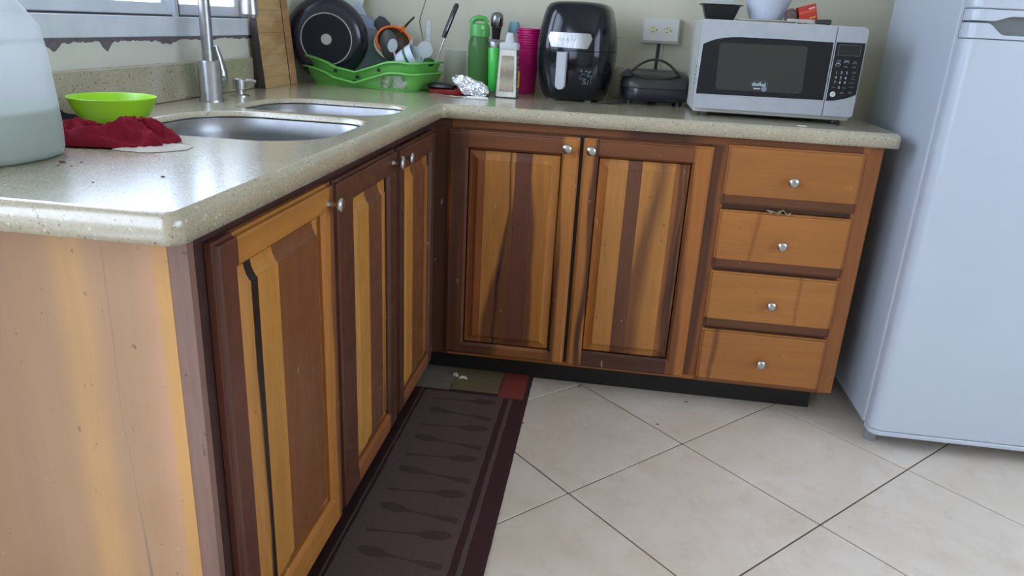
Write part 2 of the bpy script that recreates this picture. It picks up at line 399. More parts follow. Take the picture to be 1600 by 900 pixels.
def door(cab,u0,u1,v0,v1,pu0,pu1,pv0,pv1,strips,mats,knob,Mp,ax,label=None):
    d=bpy.data.objects.new('cabinet_door',None); C.objects.link(d); d.parent=cab; d.empty_display_size=.05
    if label:d['label']=label
    def add(nm,bm,mt,**k): return obj(nm,bm,mt,d,world=True,**k)
    def h(u,v): 
        do=min(u-u0,u1-u,v-v0,v1-v)
        r=interp(do,OUTP)
        di=max(pu0-u,u-pu1,pv0-v,v-pv1)
        return min(r,interp(di,INP))
    ob=[0,.0045,.0055,.009]; ib=[.007,.004,0]
    LU=[u0+x for x in ob]+[pu0-x for x in ib]; RU=[pu1+x for x in ib[::-1]]+[u1-x for x in ob[::-1]]
    BV=[v0+x for x in ob]+[pv0-x for x in ib]; TV=[pv1+x for x in ib[::-1]]+[v1-x for x in ob[::-1]]
    e=.0004
    add('stile',hs([LU[0]]+LU[1:],BV+TV,h,.002,Mp),mats[0]); add('stile',hs(RU,BV+TV,h,.002,Mp),mats[1])
    mu=[pu0+e,pu0+.007,pu1-.007,pu1-e]
    def hr(u,v):
        do=min(v-v0,v1-v); di=max(pv0-v,v-pv1); return min(interp(do,OUTP),interp(di,INP))
    add('rail',hs([pu0+e,pu1-e],TV,hr,.002,Mp),mats[2]); add('rail',hs([pu0+e,pu1-e],BV,hr,.002,Mp),mats[3])
    pb=[x for x,_ in PAN]
    edges=[pu0]+[s[0] for s in strips[1:]]+[pu1]
    def hp(u,v): return interp(min(u-pu0,pu1-u,v-pv0,pv1-v),PAN)
    vs=sorted(set([round(pv0+x,5) for x in pb]+[round(pv1-x,5) for x in pb]))
    for i,s in enumerate(strips):
        a,b=edges[i],edges[i+1]
        us=sorted(set([a,b]+[pu0+x for x in pb if a<pu0+x<b]+[pu1-x for x in pb if a<pu1-x<b]))
        g=.00025
        us[0]+=g; us[-1]-=g
        # per-strip grid, split diagonals by whole-panel side so that the mitres read
        bm=B(); T=[[bm.verts.new(Mp(u,v,hp(u,v))) for v in vs] for u in us]
        for ii in range(len(us)-1):
            for jj in range(len(vs)-1):
                A,Bq,Cc,D=T[ii][jj],T[ii+1][jj],T[ii+1][jj+1],T[ii][jj+1]
                l=(us[ii]+us[ii+1])/2<(pu0+pu1)/2; w_=(vs[jj]+vs[jj+1])/2<(pv0+pv1)/2
                if l==w_: bm.faces.new((A,Bq,Cc)); bm.faces.new((A,Cc,D))
                else: bm.faces.new((A,Bq,D)); bm.faces.new((Bq,Cc,D))
        nu,nv=len(us),len(vs)
        per=[(q,0) for q in range(nu)]+[(nu-1,q) for q in range(1,nv)]+[(q,nv-1) for q in range(nu-2,-1,-1)]+[(0,q) for q in range(nv-2,0,-1)]
        Bv=[bm.verts.new(Mp(us[q],vs[w2],.003)) for q,w2 in per]
        for k in range(len(per)):
            n_=(k+1)%len(per); bm.faces.new((T[per[k][0]][per[k][1]],T[per[n_][0]][per[n_][1]],Bv[n_],Bv[k]))
        bm.faces.new(Bv[::-1])
        add('panel_strip',bm,s[1])
    knob_at(d,knob[0],knob[1],.02,Mp)
    return d
def knob_at(par,u,v,base,Mp):
    prof=[(.0065,0),(.005,.004),(.0045,.012),(.007,.017),(.0135,.020),(.0145,.0235),(.0125,.027),(.006,.029)]
    bm=B(); L=[[Mp(u+r*math.cos(2*PI*i/24),v+r*math.sin(2*PI*i/24),base+z) for i in range(24)] for r,z in prof]
    rings(bm,L); return obj('knob',bm,M_NICKEL,par,world=True,smooth=50)
MB=lambda u,v,d:(u,-d,v)      # back run: faces -y
ML=lambda u,v,d:(d,u,v)       # sink run: faces +x
# materials of this woodwork
w_y=wood('yellow_wood',YEL); w_y2=wood('golden_wood',srgb(196,134,66)); w_o=wood('orange_wood',ORG); w_b=wood('brown_wood',BRN); w_d=wood('dark_wood',DRK)
w_k=wood('black_heartwood',BLK,grain=.5); w_oh=wood('orange_rail_wood',ORG,axis='x'); w_bh=wood('brown_rail_wood',BRN,axis='x')
w_dh=wood('dark_rail_wood',DRK,axis='x'); w_ohy=wood('orange_rail_wood_b',srgb(184,122,62),axis='y'); w_bhy=wood('brown_rail_wood_b',srgb(128,80,50),axis='y'); w_dhy=wood('dark_rail_wood_b',DRK,axis='y')

cb=thing('base_cabinet','mixed-wood base cabinet run under the microwave, two doors and four drawers','cabinet',(.64,.3,0))
def cpart(nm,bm,mt,par=cb,**k): return obj(nm,bm,mt,par,world=True,**k)
cpart('carcass',bx(.0,1.274,.012,.575,.10,.859),wood('cabinet_side_wood',srgb(150,92,52)))
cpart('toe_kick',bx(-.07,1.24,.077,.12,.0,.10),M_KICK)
fr=.0006
sB=wood('face_stile_wood',srgb(158,96,52),hearts=[(.86,.815,.030,.10,.812,.022,.012,HRT)])
cpart('face_stile',bx(.0,.052,-fr,.012,.094,.859),wood('corner_stile_wood',srgb(96,60,44)))
cpart('face_stile',bx(.430,.452,-fr,.012,.107,.835),M_KICK)  # stile painted black so the gap between the doors looks in shadow
cpart('face_stile',bx(.806,.862,-fr,.012,.107,.835),sB)
cpart('face_stile',bx(1.222,1.276,-fr,.012,.094,.859),wood('end_stile_wood',srgb(168,104,58)),bevel=.002)
cpart('face_rail',bx(.0525,1.2215,-fr,.012,.835,.859),wood('top_rail_wood',srgb(138,82,46),axis='x',hearts=[(.9,.66,.10,.8,.66,.10,.05,HRT)]))
cpart('face_rail',bx(.0525,1.2215,-fr,.012,.094,.107),w_oh)
for z in (.662,.472,.282): cpart('drawer_rail',bx(.8625,1.2215,-fr,.012,z-.008,z+.008),w_dh)
# door A
bandA=[(.70,.278,.022,.24,.245,.082,.012,srgb(98,58,40))]
bandA2=[(.60,.232,.003,.36,.205,.006,.006,srgb(50,30,22))]
dA=door(cb,.045,.435,.106,.828,.106,.385,.146,.774,
 [(0,wood('a1',srgb(150,88,50))),(.158,wood('a2',YEL,hearts=bandA+bandA2)),(.250,wood('a3',srgb(112,66,50))),(.298,wood('a4',srgb(186,120,52),hearts=bandA))],
 [wood('a5',srgb(166,98,50),hearts=[(.83,.092,.030,.10,.092,.034,.008,srgb(84,50,36)),(.56,.070,.022,.42,.062,.022,.012,srgb(70,44,34))]),
  wood('a6',srgb(184,118,56),hearts=[(.60,.385,.001,.2,.388,.014,.008,HRT)]),wood('a7',srgb(122,72,44),axis='x'),wood('a8',srgb(96,60,40),axis='x',hearts=[(.16,.3,.08,.1,.3,.08,.03,srgb(140,86,48))])],
 (.400,.797),MB,'x')
bandB=[(.76,.683,.014,.30,.625,.030,.028,srgb(112,70,40)),(.64,.748,.002,.38,.742,.010,.008,srgb(44,28,20))]
dB=door(cb,.446,.816,.104,.828,.492,.760,.158,.776,
 [(0,wood('b1',srgb(178,108,50))),(.521,wood('b2',YEL)),(.580,wood('b3',srgb(112,68,46))),(.621,wood('b4',YEL,hearts=bandB)),(.716,wood('b5',srgb(152,90,46),hearts=bandB+[(.5,.735,.006,.16,.735,.012,.01,srgb(80,46,30))]))],
 [wood('b6',srgb(182,116,56),hearts=[(.83,.492,.012,.10,.486,.010,.010,HRT)]),wood('b7',srgb(178,110,52),hearts=[(.66,.762,.004,.3,.765,.016,.010,srgb(104,62,38))]),wood('b8',srgb(124,72,42),axis='x'),wood('b9',srgb(84,50,36),axis='x')],
 (.470,.796),MB,'x')
# drawers
DZ=[(.667,.838),(.474,.652),(.284,.464),(.097,.276)]
for k,(a,b) in enumerate(DZ):
    dr=bpy.data.objects.new('drawer',None); C.objects.link(dr); dr.parent=cb; dr.empty_display_size=.05
    low=.030 if k<3 else .016; u0,u1=.857,1.228
    def hd(u,v): return interp(min(u-u0,u1-u,v-a,b-v),OUTP)
    o_=[0,.0045,.0055,.009]; us=[u0+x for x in o_]+[u1-x for x in o_[::-1]]
    c1=[srgb(166,106,52),srgb(172,110,54),srgb(174,113,56),srgb(168,107,54)][k]
    hh=[[],[(.9,.965,.004,.1,.965,.004,.01,srgb(130,78,38))],[(.9,1.115,.002,.1,1.115,.002,.01,srgb(120,74,38))],[(.22,.90,.008,.15,.895,.006,.01,srgb(110,66,34))]][k]
    obj('front_board',hs(us,[a+low+.0006]+[b-x for x in o_[::-1]],hd,.002,MB),wood('drawer_wood_%d'%k,c1,tuple(x*.78 for x in c1[:3])+(1,),axis='x',hearts=hh),dr,world=True)
    obj('lower_strip',hs(us,[a+x for x in o_]+[a+low],hd,.002,MB),wood('drawer_strip_%d'%k,[srgb(110,66,38),srgb(104,62,38),srgb(100,60,36),srgb(128,78,42)][k],axis='x'),dr,world=True)
    knob_at(dr,1.042,[.749,.562,.376,.185][k],.02,MB)
# scrap of paper jammed above the second drawer
bm=B(); random.seed(2); n=9
T=[[bm.verts.new((lk(.985,1.055,i/n),-.004-.018*j/2-.002*math.sin(i),.656+.004*math.sin(i*1.3)+.003*j*math.cos(i*2.1))) for j in range(3)] for i in range(n+1)]
for i in range(n):
    for j in range(2): bm.faces.new((T[i][j],T[i+1][j],T[i+1][j+1],T[i][j+1]))
pp=tag(obj('paper_scrap',bm,plain('grey_paper',srgb(176,160,136),.7),recalc=False),'crumpled paper scrap jammed above the second drawer from the top','paper')
pp.modifiers.new('solid','SOLIDIFY').thickness=.0008

cl=thing('base_cabinet','mixed-wood base cabinet under the sink, three doors and a pale side panel','cabinet',(-.3,-.67,0))
def lpart(nm,bm,mt,par=cl,**k): return obj(nm,bm,mt,par,world=True,**k)
bm=B(); box(bm,-.6,-.012,-1.33,-1.312,.10,.859); box(bm,-.6,-.012,-1.312,.0,.10,.118); box(bm,-.6,-.585,-1.312,.0,.118,.859); box(bm,-.6,-.012,-.012,.0,.118,.859)
lpart('carcass',bm,wood('sink_cabinet_wood',srgb(110,68,46)))
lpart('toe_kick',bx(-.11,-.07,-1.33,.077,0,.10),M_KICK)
PT=srgb(170,132,98); PY=srgb(186,144,96); PP=srgb(162,126,98)
lpart('side_panel',bx(-.6,-.028,-1.345,-1.3305,.0,.859),wood('side_panel_veneer',PT,bands=(-.60,-.028,[(0,PP),(.30,PT),(.55,PP),(.69,PT),(.73,PY),(.77,PY),(.82,PT),(.90,PT),(.95,srgb(186,142,110)),(.968,srgb(196,146,84)),(1,srgb(196,146,84))]),rough=.33,grain=.5,bump=.0,hearts=[(.45,-.118,.0,.27,-.113,.0022,.003,srgb(112,98,92))]),bevel=.001)
lpart('corner_post',bx(-.0275,.0,-1.345,-1.3305,.0,.859),wood('corner_post_wood',srgb(138,104,90)))
lpart('face_stile',bx(-.012,fr,-1.3303,-1.305,.094,.859),wood('maroon_stile_wood',srgb(66,42,40)))
lpart('face_rail',bx(-.012,fr,-1.305,.0,.832,.859),wood('maroon_rail_wood',srgb(70,44,42),axis='y'))
lpart('face_rail',bx(-.012,fr,-1.305,.0,.094,.112),w_ohy)
lpart('face_stile',bx(-.012,fr,-.90,-.86,.112,.832),w_d)
lpart('face_stile',bx(-.012,fr,-.475,-.43,.112,.832),w_d)
lpart('face_stile',bx(-.012,fr,-.10,-.001,.112,.832),wood('corner_left_wood',srgb(90,56,42)))
door(cl,-1.310,-.883,.098,.836,-1.254,-.936,.170,.784,
 [(0,wood('c1',srgb(190,130,62),ax='y')),(-1.219,wood('c2',BLK,grain=.6,ax='y',hearts=[(.6,-1.222,.001,.3,-1.222,.010,.008,YEL)])),(-1.198,wood('c3',srgb(188,130,60),ax='y')),(-1.127,wood('c4',srgb(128,78,46),ax='y')),(-.966,wood('c5',YEL,ax='y'))],
 [wood('c6',srgb(98,56,42),ax='y'),wood('c7',srgb(182,118,52),ax='y',hearts=[(.85,-.892,.014,.09,-.892,.016,.006,srgb(104,64,44))]),wood('c8',srgb(180,118,54),axis='y',ax='y'),wood('c9',srgb(184,120,56),axis='y',ax='y')],
 (-.913,.800),ML,'y')
door(cl,-.873,-.465,.100,.834,-.775,-.530,.152,.778,
 [(0,wood('d1',srgb(194,136,64),ax='y')),(-.677,wood('d2',srgb(112,72,50),ax='y')),(-.586,wood('d3',srgb(188,126,58),ax='y',hearts=[(.5,-.565,.001,.15,-.565,.007,.004,srgb(90,56,34))]))],
 [wood('d4',srgb(90,53,39),ax='y'),wood('d5',srgb(84,49,36),ax='y'),wood('d6',srgb(92,56,42),axis='y',ax='y'),wood('d7',srgb(150,92,52),axis='y',ax='y')],
 (-.500,.806),ML,'y')
door(cl,-.445,-.080,.102,.830,-.398,-.125,.140,.770,
 [(0,wood('e1',srgb(192,132,60),ax='y')),(-.312,wood('e2',srgb(128,78,48),ax='y')),(-.190,wood('e3',srgb(176,110,54),ax='y'))],
 [wood('e4',srgb(84,49,37),ax='y'),wood('e5',srgb(92,58,44),ax='y'),wood('e6',srgb(96,58,42),axis='y',ax='y'),wood('e7',srgb(140,88,56),axis='y',ax='y')],
 (-.418,.805),ML,'y')

# ---------------------------------------------------------------- rug
M_RUG=NT('brown_rug_pile'); _p=M_RUG.pos()
_c=M_RUG.mix(M_RUG.rng(M_RUG.noise(_p,420,2),.3,.7),srgb(84,66,64),srgb(62,46,46)); _c=M_RUG.mix(M_RUG.rng(M_RUG.noise(_p,7,4),.4,.7,0,.35),_c,srgb(96,82,78))
_c=M_RUG.mix(M_RUG.rng(M_RUG.noise(_p,150,2),.73,.76,0,.5),_c,srgb(160,148,140))
M_RUG.l(_c,M_RUG.p.inputs['Base Color']); M_RUG.set(Roughness=.95); M_RUG.p.inputs['Specular IOR Level'].default_value=.15; M_RUG.bump(M_RUG.noise(_p,350,2),.6,.003); M_RUG=M_RUG.m
def fab(name,a,b,sc_=400):
    t=NT(name); p=t.pos(); t.l(t.mix(t.rng(t.noise(p,sc_,2),.3,.7),a,b),t.p.inputs['Base Color']); t.set(Roughness=.95)
    t.p.inputs['Specular IOR Level'].default_value=.1; t.bump(t.noise(p,sc_*.8,2),.6,.003); return t.m
M_RUGD=fab('dark_rug_border',srgb(70,46,48),srgb(50,32,35)); M_RUGM=fab('dark_rug_motif',srgb(84,68,65),srgb(64,50,49)); M_RUGL=fab('rug_field',srgb(100,83,79),srgb(80,65,62)); M_RUGG=fab('grey_rug_print',srgb(128,118,104),srgb(98,90,80)); M_RUGO=fab('olive_rug_print',srgb(126,112,84),srgb(96,84,60)); M_RUGR=fab('red_rug_print',srgb(146,72,62),srgb(112,52,48))
rug=thing('kitchen_rug','long dark brown kitchen rug with spoon and fork motifs beside the sink cabinet','rug',(.135,-.9,0))
RX0,RX1,RY0,RY1=-.064,.338,-1.75,.071
bm=B(); n=60
def rz_(y): return .010+0
L=[]
for i in range(n+1):
    y=lk(RY0,RY1,i/n); jx=.0012*noise.noise((y*30,0,0)); z=rz_(y)
    L.append([(RX0,y,z-.0095),(RX0,y,z-.002),(RX0+.004,y,z),(RX1-.004+jx,y,z),(RX1+jx,y,z-.003),(RX1+jx,y,z-.0095)])
rings(bm,L); obj('pile',bm,M_RUGD,rug,world=True,smooth=40)
def patch(nm,x0,x1,y0,y1,mt,h,n=14):
    L=[]
    for i in range(n+1):
        y=lk(y0,y1,i/n); z=rz_(y); j=.0025*noise.noise((y*60,x0*50,0)); k=.0025*noise.noise((y*55,x1*50,3))
        L.append([(x0+j,y,z-.002),(x0+j,y,z+h),(x1+k,y,z+h),(x1+k,y,z-.002)])
    return obj(nm,rings(B(),L),mt,rug,world=True)
patch('border_band',-.004,.001,-1.74,-.10,M_RUGL,.0004,60); patch('border_band',.280,.292,-1.74,-.112,M_RUGL,.0004,60)
patch('printed_field',.008,.262,-1.74,-.108,M_RUGL,.0004,60)
patch('printed_block',-.030,.083,-.095,.069,M_RUGG,.0008); patch('printed_block',.085,.240,-.088,.069,M_RUGO,.0008); patch('printed_block',.243,.324,-.108,.069,M_RUGR,.0008)
def motif(kind,y,flip,parent):
    P=[]
    if kind=='spoon':
        for i in range(13):
            a=PI*i/12-PI/2*0; P.append((.205+.042*math.cos(a*1),.018*math.sin(a)))
        prof=[(.247,0),(.240,.010),(.222,.016),(.200,.0165),(.180,.012),(.166,.005),(.150,.0026),(.09,.0026),(.06,.005),(.048,.004),(.044,0)]
    else:
        prof=[(.247,0),(.244,.011),(.205,.009),(.180,.0028),(.140,.0026),(.115,.007),(.100,.0145),(.080,.0165),(.058,.013),(.046,0)]
    top=[(x,w_) for x,w_ in prof]; pl=top+[(x,-w_) for x,w_ in prof[::-1][1:-1]]
    sl=-.13 if kind=='fork' else .07
    pl=[(x,y+w_+(x-.146)*sl) for x,w_ in pl]
    obj(kind+'_motif',prism(pl,lambda a,b:(a,b,.009),lambda a,b:(a,b,.0108)),M_RUGM,parent,world=True)
for k in range(20):
    y=-.155-.0815*k; motif('spoon' if k%2==0 else 'fork',y-(0 if k%2==0 else .004),0,rug)
# garlic-peel bits on the rug
for nm,x,y,a,l_ in (('seed_shell',.083,.004,0.4,.0),('seed_shell',.110,-.008,.2,.0)):
    pts=[(x-.012,y-.004,.0125),(x-.004,y+.003,.0145),(x+.006,y+.002,.0145),(x+.014,y-.004,.0125)] if x>.1 else [(x-.008,y,.0125),(x,y+.006,.0145),(x+.006,y-.004,.0135)]
    tag(obj(nm,tube(pts,[.003,.005,.005,.003] if x>.1 else [.006,.0075,.005],8),plain('shell_white',srgb(220,212,196),.6),smooth=60),
        'white curved shell bit on the olive patch of the rug' if x>.1 else 'small round white shell bit on the grey and olive rug end','food scrap')

# ---------------------------------------------------------------- fridge
fg=thing('refrigerator','white two-door refrigerator standing right of the drawers','refrigerator',(1.65,.15,0))
def fp(nm,bm,mt=M_WHITE,**k): return obj(nm,bm,mt,fg,world=True,**k)
FX0,FX1=1.354,1.96
fp('body',bx(FX0,FX1,-.088,.42,.053,1.72),bevel=.006)
fp('gasket',bx(FX0+.006,FX1-.006,-.101,-.089,.065,1.70),plain('grey_gasket',srgb(110,114,122),.7))
def fdoor(nm,z0,z1,ins=0):
    P=rpoly([(FX0-.001+ins,-.158+ins),(FX1-ins,-.158+ins),(FX1-ins,-.101),(FX0-.001+ins,-.101)],[.030,.030,.003,.003],8)
    return fp(nm,prism(P,lambda a,b:(a,b,z0),lambda a,b:(a,b,z1)),smooth=35,bevel=.003)
lo=fdoor('lower_door',.066,1.152); upd=fdoor('upper_door',1.222,1.70)
fdoor('base_strip',.050,.0645,0)
fdoor('recess_core',1.153,1.221,.014).data.materials[0]=plain('recess_shade_grey',srgb(104,108,108),.6)  # core coloured dark grey for the shade in the gap between the doors
# trims with the scooped hand grip between the doors
def trim(nm,pts,par):
    bm=B(); N=14
    def xy(x):
        # follows the rounded door plan
        r=.030; cx=FX0-.001+r
        if x<cx: return (x,-.158+r-math.sqrt(max(0,r*r-(cx-x)**2)))
        return (x,-.158)
    L=[]
    for x,za,zb in pts:
        px,py=xy(x); L.append([(px,py-.001,za),(px,py-.001,zb),(px+.0,py+.020,zb),(px+.0,py+.020,za)])
    rings(bm,L); return obj(nm,bm,M_WHITE,par,world=True,smooth=30,bevel=.0015)
xs=[FX0-.001,FX0+.003,FX0+.010,FX0+.018,FX0+.030,FX0+.034]
def lowtop(x): t=min(1,max(0,(x-1.392)/.045)); return 1.189-.026*(t*t*(3-2*t))
def upbot(x): t=min(1,max(0,(x-1.400)/.05)); return 1.1935+.012*(t*t*(3-2*t))
gx=xs+[1.392+.005*i for i in range(12)]+[1.5,1.6,1.7,1.80]
trim('lower_grip_trim',[(x,1.1535,lowtop(x)) for x in gx],lo)
trim('upper_grip_trim',[(x,upbot(x),1.2205) for x in gx],upd)
for x,y in ((1.385,-.085),(1.925,-.085),(1.385,.38),(1.925,.38)):
    fp('foot',lathe([(.017,0),(.019,.004),(.019,.05),(.012,.0525)],20,(x,y,0)),plain('grey_foot',srgb(140,142,146),.6),smooth=40)

# ---------------------------------------------------------------- microwave
mw=thing('microwave_oven','silver microwave oven with black glass door beside the refrigerator','microwave',(.978,.28,.9))
MX0,MX1,MY,MZ0,MZ1=.751,1.207,.112,.923,1.168
def mp_(nm,bm,mt,par=mw,**k): return obj(nm,bm,mt,par,world=True,**k)
Mgrey=plain('cream_casing',srgb(196,196,186),.5,var=.12,scale=20)
bm=bx(MX0+.006,MX1-.004,MY+.021,.47,MZ0-.012,MZ1+.003); mp_('casing',bm,Mgrey,bevel=.004)
for k in range(5): mp_('vent_slot',bx(MX0+.0045,MX0+.0062,.165+.0,.20,1.035-.012*k,1.039-.012*k),M_DARKGAP)
for x in (.79,1.17):
    for y in (.15,.43): mp_('foot',lathe([(.013,0),(.014,.002),(.014,.0185)],16,(x,y,.9)),M_BLACK)
f0=lambda a,b:(a,MY,b); f1=lambda a,b:(a,MY+.020,b)
def plate(nm,poly,mt,ya,yb,par=mw,**k): return mp_(nm,prism(poly,lambda a,b:(a,ya,b),lambda a,b:(a,yb,b)),mt,par,**k)
dr=plate('door',rpoly([(MX0,MZ0),(1.1215,MZ0),(1.1215,MZ1),(MX0,MZ1)],[.012,.001,.001,.012],4),M_SILVER,MY,MY+.020,bevel=.002)
cpn=plate('control_panel',rpoly([(1.1235,MZ0),(MX1,MZ0),(MX1,MZ1),(1.1235,MZ1)],[.001,.008,.008,.001],4),M_SILVER,MY,MY+.020,bevel=.002)
win=[(.7545,.962),(1.1195,.965),(1.1195,1.128),(.98,1.1295),(.86,1.1290),(.835,1.1275),(.812,1.1245),(.79,1.1195),(.772,1.1125),(.7575,1.105)]
plate('window_bezel',[(x,z) for x,z in win],plain('pale_bezel',srgb(190,196,206),.3,.4),MY-.0012,MY+.002,dr)
def shrink(P,d):
    c=[sum(p[i] for p in P)/len(P) for i in (0,1)]
    return [(x+(d if x<c[0] else -d),z+(d if z<c[1] else -d)) for x,z in P]
plate('glass',shrink(win,.0022),M_BLACKG,MY-.0022,MY+.002,dr)
plate('viewing_screen',rpoly([(.81,.979),(1.055,.981),(1.05,1.112),(.806,1.109)],.01,4),plain('perforated_screen',(.030,.031,.030,1),.3),MY-.0025,MY,dr)
pan_=[(1.126,.966),(1.148,.9685),(1.173,.974),(1.192,.981),(1.2045,.988),(1.2035,1.128),(1.126,1.127)]
pc=plate('black_keypad',pan_,M_BLACKG,MY-.0015,MY+.002,cpn)
M_INK=plain('pale_print',srgb(186,194,204),.5); M_INKD=plain('grey_print',srgb(92,98,108),.5)
def text(nm,s_,x,z,size,mt,par,y,rot=0,yz=False):
    cu=bpy.data.curves.new('t','FONT'); cu.body=s_; cu.size=size; cu.extrude=.0002; cu.align_x='CENTER'; cu.align_y='CENTER'
    o=bpy.data.objects.new('t',cu); C.objects.link(o); dg=bpy.context.evaluated_depsgraph_get(); dg.update()
    me=bpy.data.meshes.new_from_object(o.evaluated_get(dg)); bpy.data.objects.remove(o)
    bm=B(); bm.from_mesh(me); xf(bm,Matrix.Translation((x,y,z))@Matrix.Rotation(PI/2,4,'X')@Matrix.Rotation(rot,4,'Z'))
    return obj(nm,bm,mt,par,world=True,recalc=False)
def frame(nm,x0,x1,z0,z1,t_,mt,par,y):
    bm=B(); box(bm,x0,x1,y-.0004,y,z0,z0+t_); box(bm,x0,x1,y-.0004,y,z1-t_,z1); box(bm,x0,x0+t_,y-.0004,y,z0+t_,z1-t_); box(bm,x1-t_,x1,y-.0004,y,z0+t_,z1-t_)
    return obj(nm,bm,mt,par,world=True)
YP=MY-.0015
frame('display',1.1335,1.194,1.092,1.1215,.001,M_INKD,cpn,YP)
mp_('display_glass',bx(1.1345,1.193,YP-.0002,YP,1.093,1.1205),plain('dim_display',(.012,.014,.014,1),.2),cpn)
for r_,row in enumerate(('123','456','789')):
    for c_,ch in enumerate(row): text('number_key',ch,1.1405+.0137*c_,1.0455-.0135*r_,.0105,M_INK,cpn,YP)
text('number_key','0',1.1540,1.0045,.0105,M_INK,cpn,YP)
sb=mp_('start_button',xf(lathe([(.0075,0),(.0075,.001),(.006,.0015)],24),Matrix.Translation((1.1405,YP,.9855))@Matrix.Rotation(PI/2,4,'X')),plain('white_button',srgb(214,220,216),.4),cpn)
bm=B()
for x,z,w_,h_ in ((1.139,1.0045,.010,.0018),(1.1675,1.0045,.011,.0018),(1.1405,.987,.007,.001),(1.1405,.984,.007,.001)): box(bm,x-w_/2,x+w_/2,YP-.0018,YP-.0001,z-h_/2,z+h_/2)
mp_('key_print',bm,M_INKD,cpn)
bm=B(); random.seed(5)
for x,z,rr in ((1.140,1.079,3),(1.162,1.080,3),(1.185,1.078,3),(1.139,1.066,2),(1.162,1.064,2),(1.185,1.064,2),(1.187,1.049,2),(1.187,1.037,1),(1.187,1.030,1),(1.187,1.019,1),(1.188,1.008,1),(1.165,.992,2),(1.187,.994,2)):
    for q in range(rr):
        wd=random.uniform(.008,.014); box(bm,x-wd/2,x+wd/2,YP-.0004,YP,z-.0030*q-.0007,z-.0030*q+.0007)
mp_('key_print',bm,M_INKD,cpn)
for (x,z) in ((1.140,1.0665),(1.162,1.073)):
    mp_('key_icon',tube([(x+.0065*math.cos(a),YP-.0003,z+.004*math.sin(a)) for a in [PI*.1*i for i in range(0,11)]],.0006,5),M_INK,cpn)
for x in (1.161,1.165,1.169): mp_('indicator_dot',bx(x-.0008,x+.0008,MY-.0003,MY,.9455,.947),M_DARKGAP,cpn)
# emblem: a thin oval ring round a pale lettered band, a short bar and a round badge under it
YE=MY-.0027
mp_('emblem_ring',tube([(.932+.0245*math.cos(a),YE,1.0005+.0105*math.sin(a)) for a in [2*PI*i/36 for i in range(37)]],.0006,5,cap=False),M_INKD,dr)
bm=B()
for k in range(9):
    x=.9145+.0043*k; hh=.0038+.0022*math.sin(k*1.7)+.0012*(k in (3,4,5)); box(bm,x-.0017,x+.0018,YE-.0004,YE+.0002,.9965,.9965+hh+.003)
box(bm,.913,.951,YE-.0003,YE+.0002,.9955,.9985)
mp_('emblem_lettering',bm,plain('emblem_print',srgb(150,172,178),.5),dr)
mp_('emblem_bar',bx(.918,.937,YE-.0003,YE+.0002,.9865,.9895),M_INK,dr)
mp_('emblem_badge',xf(lathe([(.0078,0),(.0078,.0004),(.006,.0006),(.0055,.0003),(.002,.0003)],24),Matrix.Translation((.9475,YE+.0002,.9885))@Matrix.Rotation(PI/2,4,'X')),plain('badge_print',srgb(128,138,150),.5),dr)

ZT=1.1715
# things on the microwave
t=thing('takeout_container','black takeout container with crumpled clear lid on top of the microwave','container',(.817,.30,ZT))
bm=B(); L=[sup(a,b,z,5,40) for a,b,z in ((.040,.030,0),(.042,.032,.002),(.056,.044,.042),(.064,.052,.044),(.064,.052,.0455),(.056,.044,.0455),(.040,.030,.004))]
obj('base',rings(bm,L,cap0=True,cap1=True),M_BLACK,t,smooth=35)
bm=B(); L=[]
for k,(s_,z) in enumerate(((.9,.046),(.86,.056),(.80,.066),(.45,.070))):
    L.append([(x*s_,y*s_,z+.004*noise.noise((x*60,y*60,k))) for x,y,_ in sup(.044,.042,0,4,32)])
obj('clear_lid',rings(bm,L,cap0=False),clear('clear_lid_plastic',(.85,.88,.9,1),.5,.12),t,smooth=20)
t=thing('plastic_tub','white round plastic tub on top of the microwave, beside the red box','tub',(.958,.32,ZT+.008))
bm=B(); L=[]
for r,z in ((.044,0),(.047,.002),(.056,.022),(.066,.055),(.071,.085),(.074,.087),(.074,.09),(.068,.09),(.052,.02),(.042,.004)):
    L.append([(r*(1+.006*math.cos(24*2*PI*i/96))*math.cos(2*PI*i/96),r*(1+.006*math.cos(24*2*PI*i/96))*math.sin(2*PI*i/96),z) for i in range(96)])
obj('tub_wall',rings(bm,L),plain('white_tub_plastic',srgb(196,202,218),.45),t,smooth=40)
pl=tag(obj('plate',rings(B(),[sup(a,b,z,3,40) for a,b,z in ((.070,.07,0),(.080,.08,.001),(.088,.09,.0055),(.087,.089,.0065),(.078,.078,.003),(.04,.04,.0025))]),plain('white_plate',srgb(218,216,206),.4),smooth=40),'flat white plate under the plastic tub on the microwave','plate')
pl.location=(.955,.30,ZT)
rb=thing('carton','small red carton with orange stripes leaning on the microwave top','box',(1.073,.262,ZT+.001))
rb.rotation_euler=(0,R(-17),R(6))
cw,cd_,chh=.052,.022,.050
bm=B(); t_=.0007
box(bm,-cw/2,cw/2,-cd_/2,-cd_/2+t_,.004,chh+.004); box(bm,-cw/2,cw/2,cd_/2-t_,cd_/2,.004,chh+.004); box(bm,-cw/2,cw/2,-cd_/2+t_,cd_/2-t_,.004,.004+t_); box(bm,-cw/2,cw/2,-cd_/2+t_,cd_/2-t_,chh+.004-t_,chh+.004); box(bm,cw/2-t_,cw/2,-cd_/2+t_,cd_/2-t_,.004+t_,chh+.004-t_)
obj('carton_wall',bm,plain('red_card',srgb(196,52,40),.45),rb)
yy=-cd_/2-.0003
def mark(x0,x1,z0,z1,mt,nm='printed_mark'): return obj(nm,bx(x0,x1,yy,yy+.0004,z0+.004,z1+.004),mt,rb)
